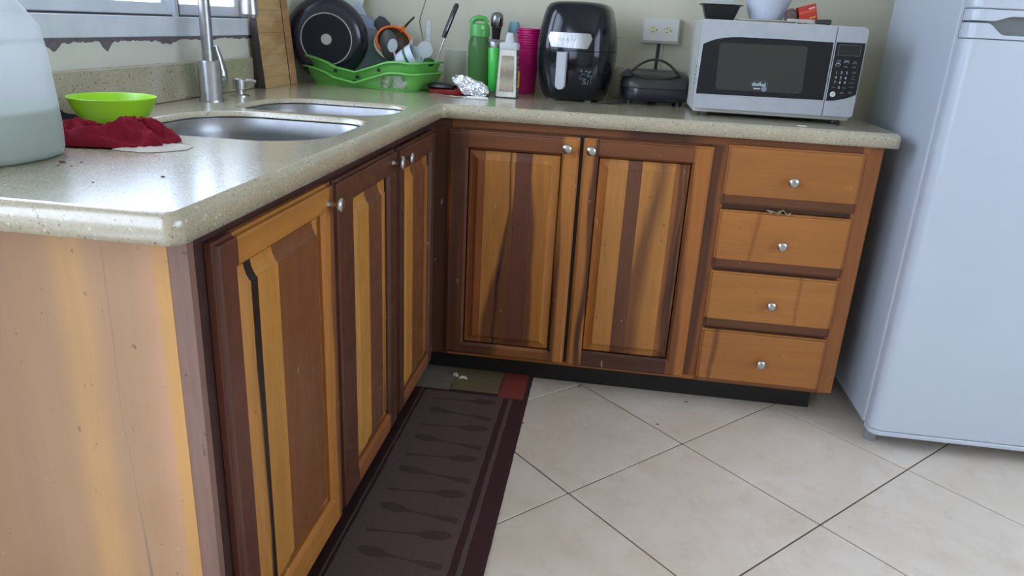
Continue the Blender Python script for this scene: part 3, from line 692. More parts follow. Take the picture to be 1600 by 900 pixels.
Mo=plain('orange_print',srgb(232,120,70),.5); Mw=plain('white_print',srgb(236,214,214),.5); My=plain('yellow_print',srgb(226,196,60),.5)
mark(-.024,.022,.034,.0352,Mo); mark(-.024,.022,.0305,.0322,Mo); mark(.004,.022,.038,.0415,Mw); mark(-.018,-.006,.0085,.0115,Mw); mark(-.019,-.004,.0035,.0075,Mw)
for k in range(6): mark(.003+.003*k,.0052+.003*k,.011,.0145+.001*(k%2),My,'printed_letter')
kn=thing('knife','black-handled knife lying behind the red carton on the microwave','knife',(1.095,.225,ZT+.001)); kn.rotation_euler=(0,0,R(-14))
obj('handle',rings(B(),[[(x,a*s1,.008+b*s2) for a,b in ((-1,-1),(1,-1),(1,1),(-1,1))] for x,s1,s2 in ((-.012,.004,.004),(-.008,.006,.006),(.030,.007,.0075),(.034,.005,.005))]),M_BLACK,kn,bevel=.002)
obj('blade',bx(-.09,-.012,-.0008,.0008,.003,.013),M_STEEL,kn)
bm=lathe([(.006,0),(.016,.004),(.019,.018),(.016,.034),(.008,.042)],22,(0,0,0))
for v in bm.verts: v.co+=Vector((noise.noise(v.co*80),noise.noise(v.co*80+Vector((9,0,0))),noise.noise(v.co*70+Vector((0,9,0)))))*.006
for v in bm.verts: v.co.z=max(0,v.co.z)
o=tag(obj('wrapper',bm,plain('brown_foil_wrapper',srgb(112,88,84),.35,.3,var=.4,scale=90)),'crumpled brown wrapper between the white tub and red carton','wrapper'); o.location=(1.020,.262,ZT)
pb=tag(obj('paper_crumb',rings(B(),[[(x*1.0,y,z) for x,y,_ in sup(.014*s_,.007*s_,0,2.4,14)] for s_,z in ((1,0),(1.02,.0008),(.7,.0016))]),plain('white_paper',srgb(215,215,215),.7)),'small white paper bit on the countertop below the microwave','paper'); pb.location=(1.05,.02,.9002)

# ---------------------------------------------------------------- outlet
ol=thing('electrical_outlet','cream surface-mounted double outlet box on the back wall above the sandwich maker','outlet',(.655,WY,1.085))
def op(nm,bm,mt,par=ol,**k): return obj(nm,bm,mt,par,world=True,**k)
Mcr=plain('ivory_plastic',srgb(206,202,188),.45,var=.08,scale=30); Mcr2=plain('pale_cover_plate',srgb(206,206,206),.4)
op('back_box',bx(.594,.722,WY-.040,WY-.0005,1.091,1.174),Mcr,bevel=.003)
cv=op('cover_plate',bx(.598,.718,WY-.045,WY-.0402,1.098,1.170),Mcr2,bevel=.002)
for cx in (.633,.681):
    rc=op('receptacle',xf(rings(B(),[sup(.0165,.014,z,3.2,28) for z in (0,.0015)]),Matrix.Translation((cx,WY-.0451,1.134))@Matrix.Rotation(PI/2,4,'X')),plain('ivory_socket',srgb(206,204,176),.45))
    for dx,dz,w_,h_ in ((-.003,.007,.007,.0016),(-.003,-.006,.008,.0018),(.0095,0,.0035,.0045)):
        op('slot',bx(cx+dx-w_/2,cx+dx+w_/2,WY-.0472,WY-.0462,1.134+dz-h_/2,1.134+dz+h_/2),M_BLACK,rc)
op('screw',lathe([(.002,0),(.002,.001)],10,(.657,WY-.046,1.134)),Mcr2,cv)
op('raceway',bx(.650,.672,WY-.012,WY-.0005,.905,1.091),Mcr,bevel=.001)
tag(obj('power_cord',tube([(.657,WY-.018,1.091),(.656,WY-.022,1.06),(.655,WY-.020,1.02),(.656,WY-.022,.97),(.660,WY-.03,.93),(.66,.535,.907),(.64,.50,.905)],.0052,8),M_BLACK,smooth=60),'black power cord running down the wall from the outlet box','cord')

# ---------------------------------------------------------------- sandwich maker
gm=thing('sandwich_maker','black sandwich maker with arched carrying handle between air fryer and microwave','sandwich maker',(.650,.425,.9)); gm.rotation_euler[2]=R(0)
Mgr=plain('dusty_black_plastic',(.035,.034,.036,1),.33,var=.35,scale=18); Mgr2=plain('shiny_black_shell',(.018,.018,.028,1),.16)
obj('lower_shell',rings(B(),[sup(.118*s_,.095*s2,z,3.4,56) for s_,s2,z in ((.80,.80,.010),(.93,.93,.014),(.97,1,.030),(.97,1.0,.044),(.985,.985,.052))]),Mgr2,gm,smooth=50)
obj('upper_shell',rings(B(),[sup(.118*s_,.095*s2,z,3.4,56,(0,cy)) for s_,s2,z,cy in ((.975,.975,.053,0),(.985,.985,.060,.0),(.96,.94,.078,.002),(.90,.84,.093,.006),(.80,.66,.103,.012),(.6,.4,.108,.018))]),Mgr,gm,smooth=50)
for x in (-.08,.08):
    for y in (-.06,.06): obj('foot',lathe([(.010,0),(.011,.012)],14,(x,y,0)),M_BLACK,gm)
hp=[(-.112,-.06,.096)]+[(-.085+.155*(i/14),-.072,.098+.046*math.sin(PI*i/14)**.8) for i in range(15)]+[(.075,-.06,.094)]
obj('carry_handle',tube(hp,.0042,8),M_BLACK,gm,smooth=60)
obj('handle_lip',tube([(-.085+.155*(i/14),-.082+.0*i,.098-.016*math.sin(PI*i/14)) for i in range(15)],.0030,8),M_BLACK,gm,smooth=60)
obj('hinge_mount',prism([(-.122,.086),(-.095,.112),(-.078,.108),(-.078,.088)],lambda a,b:(a,-.078,b),lambda a,b:(a,-.055,b)),M_BLACK,gm,bevel=.002)
cbag=tag(obj('plastic_bag',(lambda bm:bm)(lathe([(.020,0),(.034,.006),(.036,.04),(.028,.08),(.016,.10),(.006,.105)],26,(0,0,0))),clear('clear_bag',(.6,.57,.52,1),.45,.15),smooth=25),'crumpled clear plastic bag between the air fryer and sandwich maker','bag')
cbag.location=(.528,.545,.9)
for v in cbag.data.vertices: v.co+=Vector((noise.noise(v.co*50),noise.noise(v.co*50+Vector((7,0,0))),0))*.012
tag(obj('power_cord',tube([(.47,.30,.9045),(.505,.285,.9045),(.528,.30,.9045),(.545,.32,.9045)],.0035,8),M_BLACK,smooth=60),'short black cord on the counter at the foot of the air fryer','cord')

# ---------------------------------------------------------------- air fryer
af=thing('air_fryer','tall glossy black air fryer with silver badge and grey drawer handle','air fryer',(.385,.395,.9),R(-9))
AP=[(.080,.004),(.094,.006),(.104,.020),(.114,.050),(.122,.090),(.1255,.130),(.1260,.155),(.1245,.185),(.119,.225),(.111,.262),(.104,.285),(.095,.298),(.075,.305),(.03,.308)]
def ring_af(r,z): return sup(r,r*1.08,z,3.0,64)
def arad(z): return interp(z,[(b,a) for a,b in AP])
AP1=[p for p in AP if p[1]<=.155]+[(.1258,.158)]
obj('basket_drawer',rings(B(),[ring_af(r,z) for r,z in AP1]),M_BLACKG,af,smooth=50)
obj('upper_housing',rings(B(),[ring_af(.1235,.1582),ring_af(.1258,.160)]+[ring_af(r,z) for r,z in AP if z>.17]),M_BLACKG,af,smooth=50)
for x in (-.06,.06):
    for y in (-.07,.07): obj('foot',lathe([(.011,0),(.011,.0045)],12,(x,y,0)),plain('grey_rubber',srgb(130,130,128),.7),af)
def yfront(x,z):
    r=arad(z); n=3.0; t=max(0,1-(abs(x)/r)**n); return -(r*1.08)*t**(1/n)
def wrap(poly,off,th,name,mat,par,nx=16,**k):
    """polygon outline (x,z) laid on the curved front, as a grid clipped to columns"""
    xs_=sorted(set([lk(min(p[0] for p in poly),max(p[0] for p in poly),i/nx) for i in range(nx+1)]))
    def span(x):
        zs=[]
        for i in range(len(poly)):
            a,b=poly[i-1],poly[i]
            if (a[0]-x)*(b[0]-x)<=0 and a[0]!=b[0]: zs.append(lk(a[1],b[1],(x-a[0])/(b[0]-a[0])))
        return min(zs),max(zs)
    L=[]
    for i,x in enumerate(xs_):
        x_=min(max(x,xs_[0]+1e-5),xs_[-1]-1e-5); z0,z1=span(x_); zz=[lk(z0,z1,j/6) for j in range(7)]
        fr_=[(x,yfront(x,z)-off-th,z) for z in zz]; bk=[(x,yfront(x,z)-off+.002,z) for z in zz[::-1]]
        L.append(fr_+bk)
    return obj(name,rings(B(),L),mat,par,smooth=40)
M_BADGE=brushed('badge_metal',(.46,.46,.48,1),.3,'z')
bp_=rpoly([(-.058,.168),(.060,.166),(.072,.196),(.066,.212),(-.068,.212),(-.070,.196)],[.004,.006,.01,.008,.008,.01],4)
bd=wrap(bp_,.0,.004,'badge_plate',M_BADGE,af,24)
hd_=[( -.033,.154),(-.001,.154),(-.001,.055)]+[(-.017+.016*math.cos(a),.055+.016*math.sin(a)) for a in [-PI*i/10 for i in range(1,10)]]+[(-.033,.055)]
L=[]
for off in (.004,.012,.020,.024):
    s_=1 if off<.022 else .93
    L.append([(-.017+(x+.017)*s_,yfront(x,.11)-off,.1+(z-.1)*(1 if off<.022 else .985)) for x,z in hd_])
obj('drawer_handle',rings(B(),L),plain('grey_handle',srgb(178,180,184),.4),af,bevel=.001)
# worn engraved lettering on the badge, rubbed sticker on the drawer
bm=B()
for k,(dx,sl) in enumerate(((0,1),(.006,-1),(.012,1),(.019,-1),(.026,1),(.031,-1),(.040,1),(.045,-1),(.052,1))):
    x=-.034+dx; zc=.190; y=yfront(x,zc)-.0042
    tube([(x-.002*sl,y,zc-.005),(x+.002*sl,y,zc+.005)],.0005,4,bm)
obj('badge_lettering',bm,plain('worn_engraving',srgb(120,120,122),.4,.6),bd)
bm=B(); random.seed(9)
for k in range(26):
    x=random.uniform(.040,.078); z=random.uniform(.058,.104); w_=random.uniform(.004,.014); a=random.choice((0,0,1))
    dxx,dzz=(w_/2,random.uniform(-.001,.001)) if not a else (random.uniform(-.002,.002),w_/2)
    p0=(x-dxx,yfront(x-dxx,z-dzz)-.0002,z-dzz); p1=(x+dxx,yfront(x+dxx,z+dzz)-.0002,z+dzz); tube([p0,p1],.00055,4,bm)
obj('worn_sticker',bm,plain('sticker_residue',srgb(150,158,180),.6),af)

# ---------------------------------------------------------------- faucet and soap dispenser
fc=thing('faucet','tall brushed steel pull-down kitchen faucet behind the sink','faucet',(-.517,-.332,.9))
obj('body',lathe([(.031,0),(.031,.004),(.028,.008),(.028,.098),(.026,.101),(.015,.101)],36),M_STEEL,fc,smooth=40)
arc=[(0,0,.101),(0,0,.34)]+[(.061-.061*math.cos(PI*i/16),0,.34+.061*math.sin(PI*i/16)) for i in range(1,17)]+[(.122,0,.30)]
obj('spout',tube(arc,.0145,18),M_STEEL,fc,smooth=60)
obj('spray_head',lathe([(.0145,.305),(.0175,.30),(.0165,.27),(.0195,.225),(.020,.218),(.0175,.2175),(.016,.210),(.010,.209)],28,(.122,0,0)),M_STEEL,fc,smooth=40)
hb=obj('handle_hub',tube([(0,.026,.045),(0,.056,.045)],.019,24),M_STEEL,fc,smooth=40)
obj('hub_ring',tube([(0,.056,.045),(0,.059,.045)],.0165,24),M_BLACK,fc,smooth=40)
obj('handle_lever',tube([(0,.060,.045),(.0,.062,.07),(-.004,.058,.105),(-.008,.052,.135)],[.0165,.014,.0105,.008],16),M_STEEL,fc,smooth=60)
sd=thing('soap_dispenser','small brushed steel soap dispenser beside the faucet','soap dispenser',(-.517,-.178,.9))
obj('base_ring',lathe([(.025,0),(.025,.003),(.014,.006)],28),M_NICKEL,sd,smooth=40)
obj('pump_body',lathe([(.012,.005),(.012,.018),(.018,.020),(.018,.046),(.016,.048)],28),M_NICKEL,sd,smooth=40)
obj('nozzle',tube([(.012,.006,.040),(.028,.012,.042),(.042,.016,.040)],[.006,.005,.004],12),M_NICKEL,sd,smooth=60)

# ---------------------------------------------------------------- jug, bottle, bowl, cloths
M_JUG=clear('milky_jug_plastic',srgb(228,232,236),.5,.35,.5)
M_LIQ=clear('pale_green_liquid',srgb(160,180,146),.9,.3,.4)
jg=thing('water_jug','large milky plastic jug half full of pale liquid at the near left corner','jug',(-.407,-1.190,.9002))
JR=.098
def jr(a,z): return sup(a,a,z,2.6,48)
JP=[(.085,0),(.094,.004),(.098,.014),(.0985,.05),(.096,.10),(.093,.155),(.088,.19),(.074,.214),(.058,.236),(.040,.262),(.030,.285),(.026,.30)]
obj('shell',rings(B(),[jr(r,z) for r,z in JP]+[jr(.022,.30)],cap1=False),M_JUG,jg,smooth=70)
obj('liquid',rings(B(),[jr(r-.0025,max(z,.002)) for r,z in JP if z<.06]+[jr(.0945,.074)]),M_LIQ,jg,smooth=50)
obj('cap',lathe([(.028,.292),(.028,.318),(.024,.321)],32),plain('white_cap',srgb(215,218,222),.4),jg,smooth=40)
obj('grip_handle',tube([(-.05,-.0,.235),(-.085,0,.26),(-.09,0,.29),(-.06,0,.305),(-.03,0,.295)],.011,12),M_JUG,jg,smooth=70)
cbt=thing('clear_bottle','clear plastic bottle half hidden behind the milky jug','bottle',(-.535,-.960,.9))
obj('bottle_body',lathe([(.034,0),(.039,.004),(.040,.03),(.036,.05),(.040,.07),(.039,.095),(.030,.112),(.024,.125),(.024,.135),(.022,.135)],36,cap1=False),clear('clear_bottle_plastic',(.86,.88,.88,1),.28,.08,.8),cbt,smooth=60)
obj('rim',lathe([(.024,.135),(.0255,.137),(.024,.139),(.021,.139),(.021,.135)],28,cap0=False,cap1=False),plain('bottle_rim',srgb(200,205,205),.3),cbt,smooth=50)
bw=tag(obj('bowl',lathe([(.042,0),(.044,.001),(.055,.008),(.070,.026),(.081,.046),(.0885,.068),(.0895,.0695),(.0885,.0705),(.0865,.069),(.079,.046),(.068,.028),(.050,.011),(.0,.0105)],64,cap1=False),M_LIME,smooth=50),'lime green plastic bowl between the milky jug and the sink','bowl')
bw.location=(-.447,-.826,.9002); bw.scale=(.89,.89,.80)
random.seed(7)
def crumple(name,cx,cy,ax_,by,hgt,mat,seed,outline,label,cat,nu=72,nv=44,rot=0,fold=1,fr=12):
    """soft heap: polar sheet with folds, resting on the counter"""
    bm=B(); C0=bm.verts.new((0,0,hgt)); prev=None
    def Z(r,t):
        x=r*math.cos(t)*ax_; y=r*math.sin(t)*by
        h=(1-r**4)**.6 if r<1 else 0
        rd=1-abs(noise.noise((x*fr*1.2+seed,y*fr*2.4,seed)))*2
        r2_=1-abs(noise.noise((x*fr*2.6+seed+5,y*fr*3.4,seed)))*2
        return max(.0008,hgt*h*(.30+.55*rd+.25*r2_)*1.0+.0012*noise.noise((x*300,y*300,0)))
    N=nu; K=nv
    rows=[]
    for k in range(1,K+1):
        r=k/K; row=[]
        for i in range(N):
            t=2*PI*i/N; q=1+.16*noise.noise((math.cos(t)*1.6+seed,math.sin(t)*1.6,seed))+.06*noise.noise((math.cos(t)*5+seed,math.sin(t)*5,1))
            x=r*math.cos(t)*ax_*q; y=r*math.sin(t)*by*q; z=Z(min(r,1),t)
            if k==K: z=.0006
            # pull folds sideways
            s_=.10*math.sin(r*PI); x+=ax_*s_*noise.noise((t*2.2,r*4,seed)); y+=by*s_*noise.noise((t*2.2+9,r*4,seed))
            row.append(bm.verts.new((x,y,z)))
        rows.append(row)
    C0.co.z=Z(0,0)
    for i in range(N): bm.faces.new((C0,rows[0][i],rows[0][(i+1)%N]))
    for a,b in zip(rows,rows[1:]):
        for i in range(N): bm.faces.new((a[i],b[i],b[(i+1)%N],a[(i+1)%N]))
    bm.faces.new([rows[-1][i] for i in range(N)][::-1])
    o=obj(name,bm,mat,smooth=75); o.location=(cx,cy,.9004); o.rotation_euler[2]=rot
    return tag(o,label,cat)
M_RED=fab('red_cloth_knit',srgb(138,32,48),srgb(104,20,36),900)
cloth=crumple('cleaning_cloth',-.322,-1.005,.108,.060,.040,M_RED,3.3,None,'crumpled dark red cleaning cloth in front of the lime bowl','cloth',150,70,R(24),1,15)
cloth.location.z=.9028
crumple('rag',-.248,-1.020,.062,.050,.0042,fab('white_rag_cotton',srgb(196,190,178),srgb(168,160,146),900),8.1,None,'thin off-white rag sticking out under the red cloth','cloth',60,16,R(20),1,20)
crumple('dark_rag',-.535,-.895,.050,.035,.034,fab('charcoal_cloth',srgb(48,48,54),srgb(30,30,36),900),5.2,None,'dark grey rag bunched between the jug and the lime bowl','cloth',60,24,R(40),1,14)
for k,(x,y,s_) in enumerate(((-.285,-1.185,.0035),(-.262,-1.175,.0018),(-.255,-1.205,.0015),(-.275,-1.207,.0015),(-.100,-1.225,.0022),(-.16,-1.29,.0014))):
    bm=lathe([(s_*.8,0),(s_,s_*.3),(s_*.5,s_*.7)],9)
    for v in bm.verts: v.co.x*=1.6
    o=obj('crumb',bm,plain('brown_crumb',srgb(92,66,52),.8)); o.location=(x,y,.9001)
    tag(o,['largest brown crumb on the counter, nearest the milky jug','tiny brown crumb just behind the largest one','tiny brown crumb at the middle of the three by the jug','tiny brown crumb in front of the largest one','lone brown crumb near the right edge of the counter end','tiny dark crumb nearest the front edge of the countertop'][k],'crumb','crumbs on the near end of the countertop')

# ---------------------------------------------------------------- cutting boards against the wall
def boardmat(name,c):
    t=NT(name); p=t.pos(); v=t.pos((1,.12,1)); n=t.noise(v,50,4)
    col=t.mix(t.rng(n,.3,.7),c,tuple(x*.78 for x in c[:3])+(1,))
    ww=t.noise(t.pos((1,.3,1)),13,4,.6); col=t.mix(t.rng(ww,.52,.68,0,.75),col,srgb(150,104,56))
    t.l(col,t.p.inputs['Base Color']); t.set(Roughness=.6); return t.m
M_BRD=boardmat('worn_board_wood',srgb(200,164,116)); M_EDGE=plain('dark_board_edge',srgb(62,54,52),.7,var=.3,scale=40)  # edge colour is much darker than the board faces
def board(label,y0,y1,h,mat,lean,x):
    b=thing('cutting_board',label,'cutting board',(x,(y0+y1)/2,.9002)); b.rotation_euler[1]=R(-lean)
    w_=(y1-y0)/2
    # battens glued edge to edge
    n=int(h/.032)
    for k in range(n):
        obj('board_batten',bx(-.022,0,-w_+.0035,w_-.0005,k*h/n+.0002,(k+1)*h/n-.0002),mat,b,bevel=.0006)
    obj('dark_edge',bx(-.022,.0,-w_,-w_+.0033,.0004,h),M_EDGE,b,bevel=.001); return b
board('worn wooden cutting board with dark edge leaning on the wall at the sink end',.058,.243,.33,M_BRD,5.0,-.554)
board('second wooden cutting board leaning behind the frying pan, right of the dark-edged one',.250,.305,.30,boardmat('second_board_wood',srgb(196,152,106)),5.0,-.556)

# ---------------------------------------------------------------- dish rack
DR=Matrix.Translation((-.312,.3925,.9003))@Matrix.Rotation(R(-14),4,'Z')
rk=thing('dish_rack','lime-free mid green wavy plastic dish rack in its drip tray, in the corner','dish rack',(-.312,.3925,.9003),R(-14))
rk['label']='mid green plastic dish rack with wavy rims in the corner of the counter'
HW=[(-.215,.060),(-.175,.0595),(-.14,.054),(-.10,.043),(-.065,.027),(-.03,.0185),(.0,.019),(.04,.030),(.08,.047),(.115,.058),(.15,.0605),(.18,.058),(.215,.060)]
def wave(x): 
    x=x/1.07
    for (a,b),(c,d) in zip(HW,HW[1:]):
        if x<=c:
            i=HW.index((a,b)); t=(x-a)/(c-a); t=max(0,min(1,t))
            p0=HW[max(i-1,0)][1]; p3=HW[min(i+2,len(HW)-1)][1]
            return .5*((2*b)+(-p0+d)*t+(2*p0-5*b+4*d-p3)*t*t+(-p0+3*b-3*d+p3)*t**3)
    return HW[-1][1]
def rackshell(zoff,base,bl,bw_,rl,rw,thick,drop):
    L=[]; N=240; bl,rl=bl*1.07,rl*1.07
    per=sup(1,1,0,7,N)
    def loop(fl,zf): # fl: 0 bottom..1 rim
        out=[]
        for x,y,_ in per:
            X=x*lk(bl,rl,fl); Y=y*lk(bw_,rw,fl); xr=x*rl
            out.append((X,Y,zf(xr,fl)))
        return out
    zz=lambda xr,fl: lk(base,zoff+wave(xr),fl)
    for fl in (0,.08,.3,.6,.92,1.0): L.append(loop(fl**.9 if fl else 0,lambda xr,f,fl=fl: lk(base,zoff+wave(xr),fl)))
    def off(d,dz): return [(x*(rl+d),y*(rw+d),zoff+wave(x*rl)+dz) for x,y,_ in per]
    L+= [off(.004,.0015),off(.009,.001),off(.010,-.004),off(.0085,-.005),off(.0075,-.0005),off(.002,-.001)]
    inner=[]
    for fl in (.92,.5,.1): inner.append([(x*(lk(bl,rl,fl)-.002),y*(lk(bw_,rw,fl)-.002),lk(base,zoff+wave(x*rl),fl)+.002) for x,y,_ in per])
    L2=L[:8]+[off(.009,-.005),off(.0065,-.005),off(.0055,-.001)]
    bm=B()
    # outer skin + lip, then inner skin
    rings(bm,L[:7]+[off(.009,.001),off(.010,-.004),off(.0085,-.0045)],cap0=True,cap1=False)
    rings(bm,[L[5]]+inner,cap0=False,cap1=True)
    return bm
M_GREEND=plain('green_tray_plastic',srgb(110,188,88),.38,var=.1,scale=12)
tr=obj('drip_tray',rackshell(0,.0,.182,.100,.208,.118,0,0),M_GREEND,rk,smooth=40)
ra=obj('wire_basket',rackshell(.034,.022,.180,.098,.203,.114,0,0),M_GREEN,rk,smooth=40); ra.name='basket'
# drainage slots on the front, solid dark blocks with the slots' shade in their colour
for x in (-.085,.0,.085):
    z=wave(x)+.016; yl=-.114
    obj('drain_slot',bx(x-.006,x+.006,-.1125,-.1065,z-.005,z+.005),plain('slot_shadow_plastic',srgb(24,44,22),.7),ra,bevel=.002)
bm=B(); T=[]
for i in range(13):
    x=lk(.085,.185,i/12); r_=[]
    for j in range(7):
        fl=lk(.14,.80,j/6); t=max(0,1-abs(x/1.07/lk(.182,.208,fl**.9))**7)**(1/7)
        r_.append(bm.verts.new((x,-lk(.100,.118,fl**.9)*t-.0012,lk(0,wave(x),fl))))
    T.append(r_)
for i in range(12):
    for j in range(6): bm.faces.new((T[i][j],T[i+1][j],T[i+1][j+1],T[i][j+1]))
t=NT('worn_label_paper'); n=t.noise(t.pos(),55,4,.7); t.l(t.mix(t.rng(n,.42,.58),srgb(170,180,160),srgb(96,136,84)),t.p.inputs['Base Color']); t.set(Roughness=.8)
lab=obj('worn_label',bm,t.m,tr,recalc=False); lab.modifiers.new('s','SOLIDIFY').thickness=.0006
def dl(x,y,z): return DR@Vector((x,y,z))

# frying pan standing on edge, base towards the room
pn=thing('frying_pan','large black frying pan standing on edge in the green rack, base showing','pan',(-.466,.350,.905))
nrm=Vector((.29,-.95,-.04)).normalized(); upv=Vector((0,0,1)); sx_=upv.cross(nrm).normalized(); uy=nrm.cross(sx_)
PM=Matrix(((sx_.x,uy.x,nrm.x,0),(sx_.y,uy.y,nrm.y,0),(sx_.z,uy.z,nrm.z,.1425),(0,0,0,1)))
def pang(prof,seg=72): return xf(lathe([(r*.96,z) for r,z in prof],seg),PM)
obj('pan_body',pang([(.142,-.050),(.1445,-.051),(.145,-.047),(.140,-.030),(.128,-.010),(.112,-.001),(.090,.0)],72),plain('black_enamel',(.010,.010,.022,1),.2,coat=.15),pn,smooth=40,recalc=True)
obj('base_disc',pang([(.088,-.001),(.088,.0012),(.0,.0012)],72),plain('matt_pan_base',(.014,.014,.020,1),.7,spec=.2),pn)
obj('base_ring',xf(lathe([(.0820,.0010),(.0825,.0018),(.0850,.0018),(.0855,.0010)],72,cap0=False,cap1=False),PM),plain('ring_metal',srgb(176,176,172),.35,.5),pn,smooth=60)
obj('centre_medallion',pang([(.0185,.0012),(.0185,.0024),(.0155,.0026),(.015,.0020),(.012,.0020),(.0118,.0024),(.0,.0024)],40),plain('medallion_metal',srgb(182,180,174),.45,.3),pn)
obj('pan_handle',tube([PM@Vector((-.04,.132,-.044)),PM@Vector((-.055,.175,-.05)),PM@Vector((-.075,.235,-.05))],[.010,.012,.011],12),M_BLACK,pn,smooth=60)

def disc_thing(nm,label,cat,mat,c,nrm_,r,dep,prof=None,par=None):
    n_=Vector(nrm_).normalized(); s_=Vector((0,0,1)).cross(n_).normalized(); u_=n_.cross(s_)
    M=Matrix(((s_.x,u_.x,n_.x,c[0]),(s_.y,u_.y,n_.y,c[1]),(s_.z,u_.z,n_.z,c[2]),(0,0,0,1)))
    pr_=prof or [(r,-dep),(r*1.005,-dep+.002),(r*.93,-dep*.5),(r*.75,-dep*.15),(r*.5,0),(0,0)]
    o=tag(obj(nm,xf(lathe(pr_,56),M),mat,smooth=50),label,cat); return o,M
disc_thing('serving_bowl','translucent pale blue bowl on edge behind the frying pan','bowl',clear('pale_blue_plastic',srgb(176,190,214),.82,.25,.5),(-.388,.452,1.022),(.40,-.91,.03),.114,.045)
disc_thing('clear_plate','clear glass plate tilted right of the pale blue bowl in the rack','plate',clear('lid_glass',srgb(190,200,206),.35,.08,.8),(-.340,.455,1.000),(.62,-.78,.10),.092,.018)
cbd=tag(obj('chopping_mat',prism([(-.045,0),(.045,0),(.045,.33),(-.045,.33)],lambda a,b:(a,0,b),lambda a,b:(a,.004,b)),plain('white_mat_plastic',srgb(214,226,222),.5),bevel=.001),'white flat chopping mat standing upright behind the frying pan','chopping mat')
cbd.location=(-.525,.550,.945); cbd.rotation_euler=(R(-1),R(18),0); 
cbd2=tag(obj('chopping_mat',prism([(-.03,0),(.03,0),(.03,.27),(-.03,.27)],lambda a,b:(a,0,b),lambda a,b:(a,.003,b)),plain('pale_blue_mat',srgb(196,208,224),.5),bevel=.001),'pale blue mat edge showing right of the white chopping mat','chopping mat')
cbd2.location=(-.316,.540,.922); cbd2.rotation_euler=(R(-1),R(-27),0)
# turner, strainer, ladle, spoons
M_GREYP=plain('grey_nylon',srgb(54,56,53),.5); M_ORG=plain('orange_plastic',srgb(232,110,30),.4)
sp=thing('spatula','black nylon turner head sticking up behind the orange-rimmed strainer','spatula',(-.315,.49,.92))
hd2=[(-.034,.155),(-.026,.195),(-.010,.212),(.010,.208),(.030,.190),(.038,.165),(.020,.150)]
obj('turner_head',prism(hd2,lambda a,b:(a,0,b),lambda a,b:(a,.004,b)),M_BLACK,sp,bevel=.0015)
obj('turner_handle',tube([(.0,.002,.155),(.02,0,.08),(.04,0,.02)],.005,8),M_BLACK,sp,smooth=60)
st=thing('strainer','wire mesh strainer with orange rim tilted in the right part of the rack','strainer',(-.262,.455,1.050))
n_=Vector((.35,-.55,-.75)).normalized(); s_=Vector((0,0,1)).cross(n_).normalized(); u_=n_.cross(s_)
SM=Matrix(((s_.x,u_.x,n_.x,0),(s_.y,u_.y,n_.y,0),(s_.z,u_.z,n_.z,0),(0,0,0,1)))
n_=Vector((.35,-.72,.60)).normalized(); s_=Vector((0,0,1)).cross(n_).normalized(); u_=n_.cross(s_)
SM=Matrix(((s_.x,u_.x,n_.x,0),(s_.y,u_.y,n_.y,0),(s_.z,u_.z,n_.z,0),(0,0,0,1)))
obj('rim',xf(lathe([(.056,-.004),(.062,-.004),(.062,.004),(.056,.004),(.056,-.004)],48,cap0=False,cap1=False),SM),M_ORG,st,smooth=30)
obj('mesh_bowl',xf(lathe([(.057,0),(.052,-.016),(.038,-.032),(.018,-.040),(0,-.041)],40,cap0=False,cap1=False),SM),clear('steel_mesh',srgb(84,62,48),.85,.4,.4),st,smooth=60,recalc=False)
obj('pale_skirt',xf(lathe([(.0625,-.006),(.066,-.018),(.062,-.022),(.060,-.006)],48,cap0=False,cap1=False),SM),plain('bone_plastic',srgb(206,200,180),.5),st,smooth=40)
obj('strainer_handle',tube([SM@Vector((.036,.050,0)),SM@Vector((.062,.082,-.004)),SM@Vector((.085,.108,-.006))],[.005,.004,.0035],10),M_BLACK,st,smooth=60)
obj('handle_socket',tube([SM@Vector((.030,.046,0)),SM@Vector((.044,.062,-.002))],[.009,.006],10),M_ORG,st,smooth=60)
ld=thing('ladle','grey ladle with its bowl upward in the middle of the rack','ladle',(-.256,.40,.93))
def spoonhead(cx,cz,a,b,mat,par,tilt=.0,y=0,nm='spoon_bowl',dep=.012):
    bm=B(); L=[]
    for k,(s__,d) in enumerate(((1,0),(1.02,.001),(.85,dep*.6),(.5,dep),(.0001,dep*1.05))):
        L.append([(cx+(a*s__*math.cos(2*PI*i/28))*math.cos(tilt)-(b*s__*math.sin(2*PI*i/28))*math.sin(tilt),y+d,cz+a*s__*math.cos(2*PI*i/28)*math.sin(tilt)+b*s__*math.sin(2*PI*i/28)*math.cos(tilt)) for i in range(28)])
    rings(bm,L,cap0=True,cap1=False); return obj(nm,bm,mat,par,smooth=60)
spoonhead(-.006,.108,.031,.050,M_GREYP,ld,.10,0,'ladle_bowl',.018)
obj('ladle_handle',tube([(.0,0,.062),(.018,0,.02),(.03,0,.0)],.0045,8),M_GREYP,ld,smooth=60)
ss=thing('spoon','clear plastic spoon leaning in front of the grey ladle','spoon',(-.228,.335,.94))
Mcl=clear('clear_spoon_plastic',(.80,.83,.85,1),.55,.08,.9)
spoonhead(-.002,.100,.0165,.022,Mcl,ss,-.25); obj('spoon_handle',tube([(.003,0,.080),(.012,.0,.055),(.024,0,.02)],[.003,.004,.005],8),M_SILVER,ss,smooth=60)
s2=thing('spoon','large clear round spoon above the white cup','spoon',(-.125,.345,.93))
spoonhead(.004,.103,.026,.027,Mcl,s2,.0); obj('spoon_handle',tube([(.0,0,.078),(-.008,.0,.05),(-.014,0,.02)],[.003,.004,.005],8),Mcl,s2,smooth=60)
cu=thing('cup','white cup with green stripe lying in the right end of the rack','cup',(-.185,.350,.999))
Mwc=plain('white_cup_plastic',srgb(206,212,224),.35)
CM=Matrix.Rotation(R(-62),4,'Y')@Matrix.Rotation(0,4,'X')
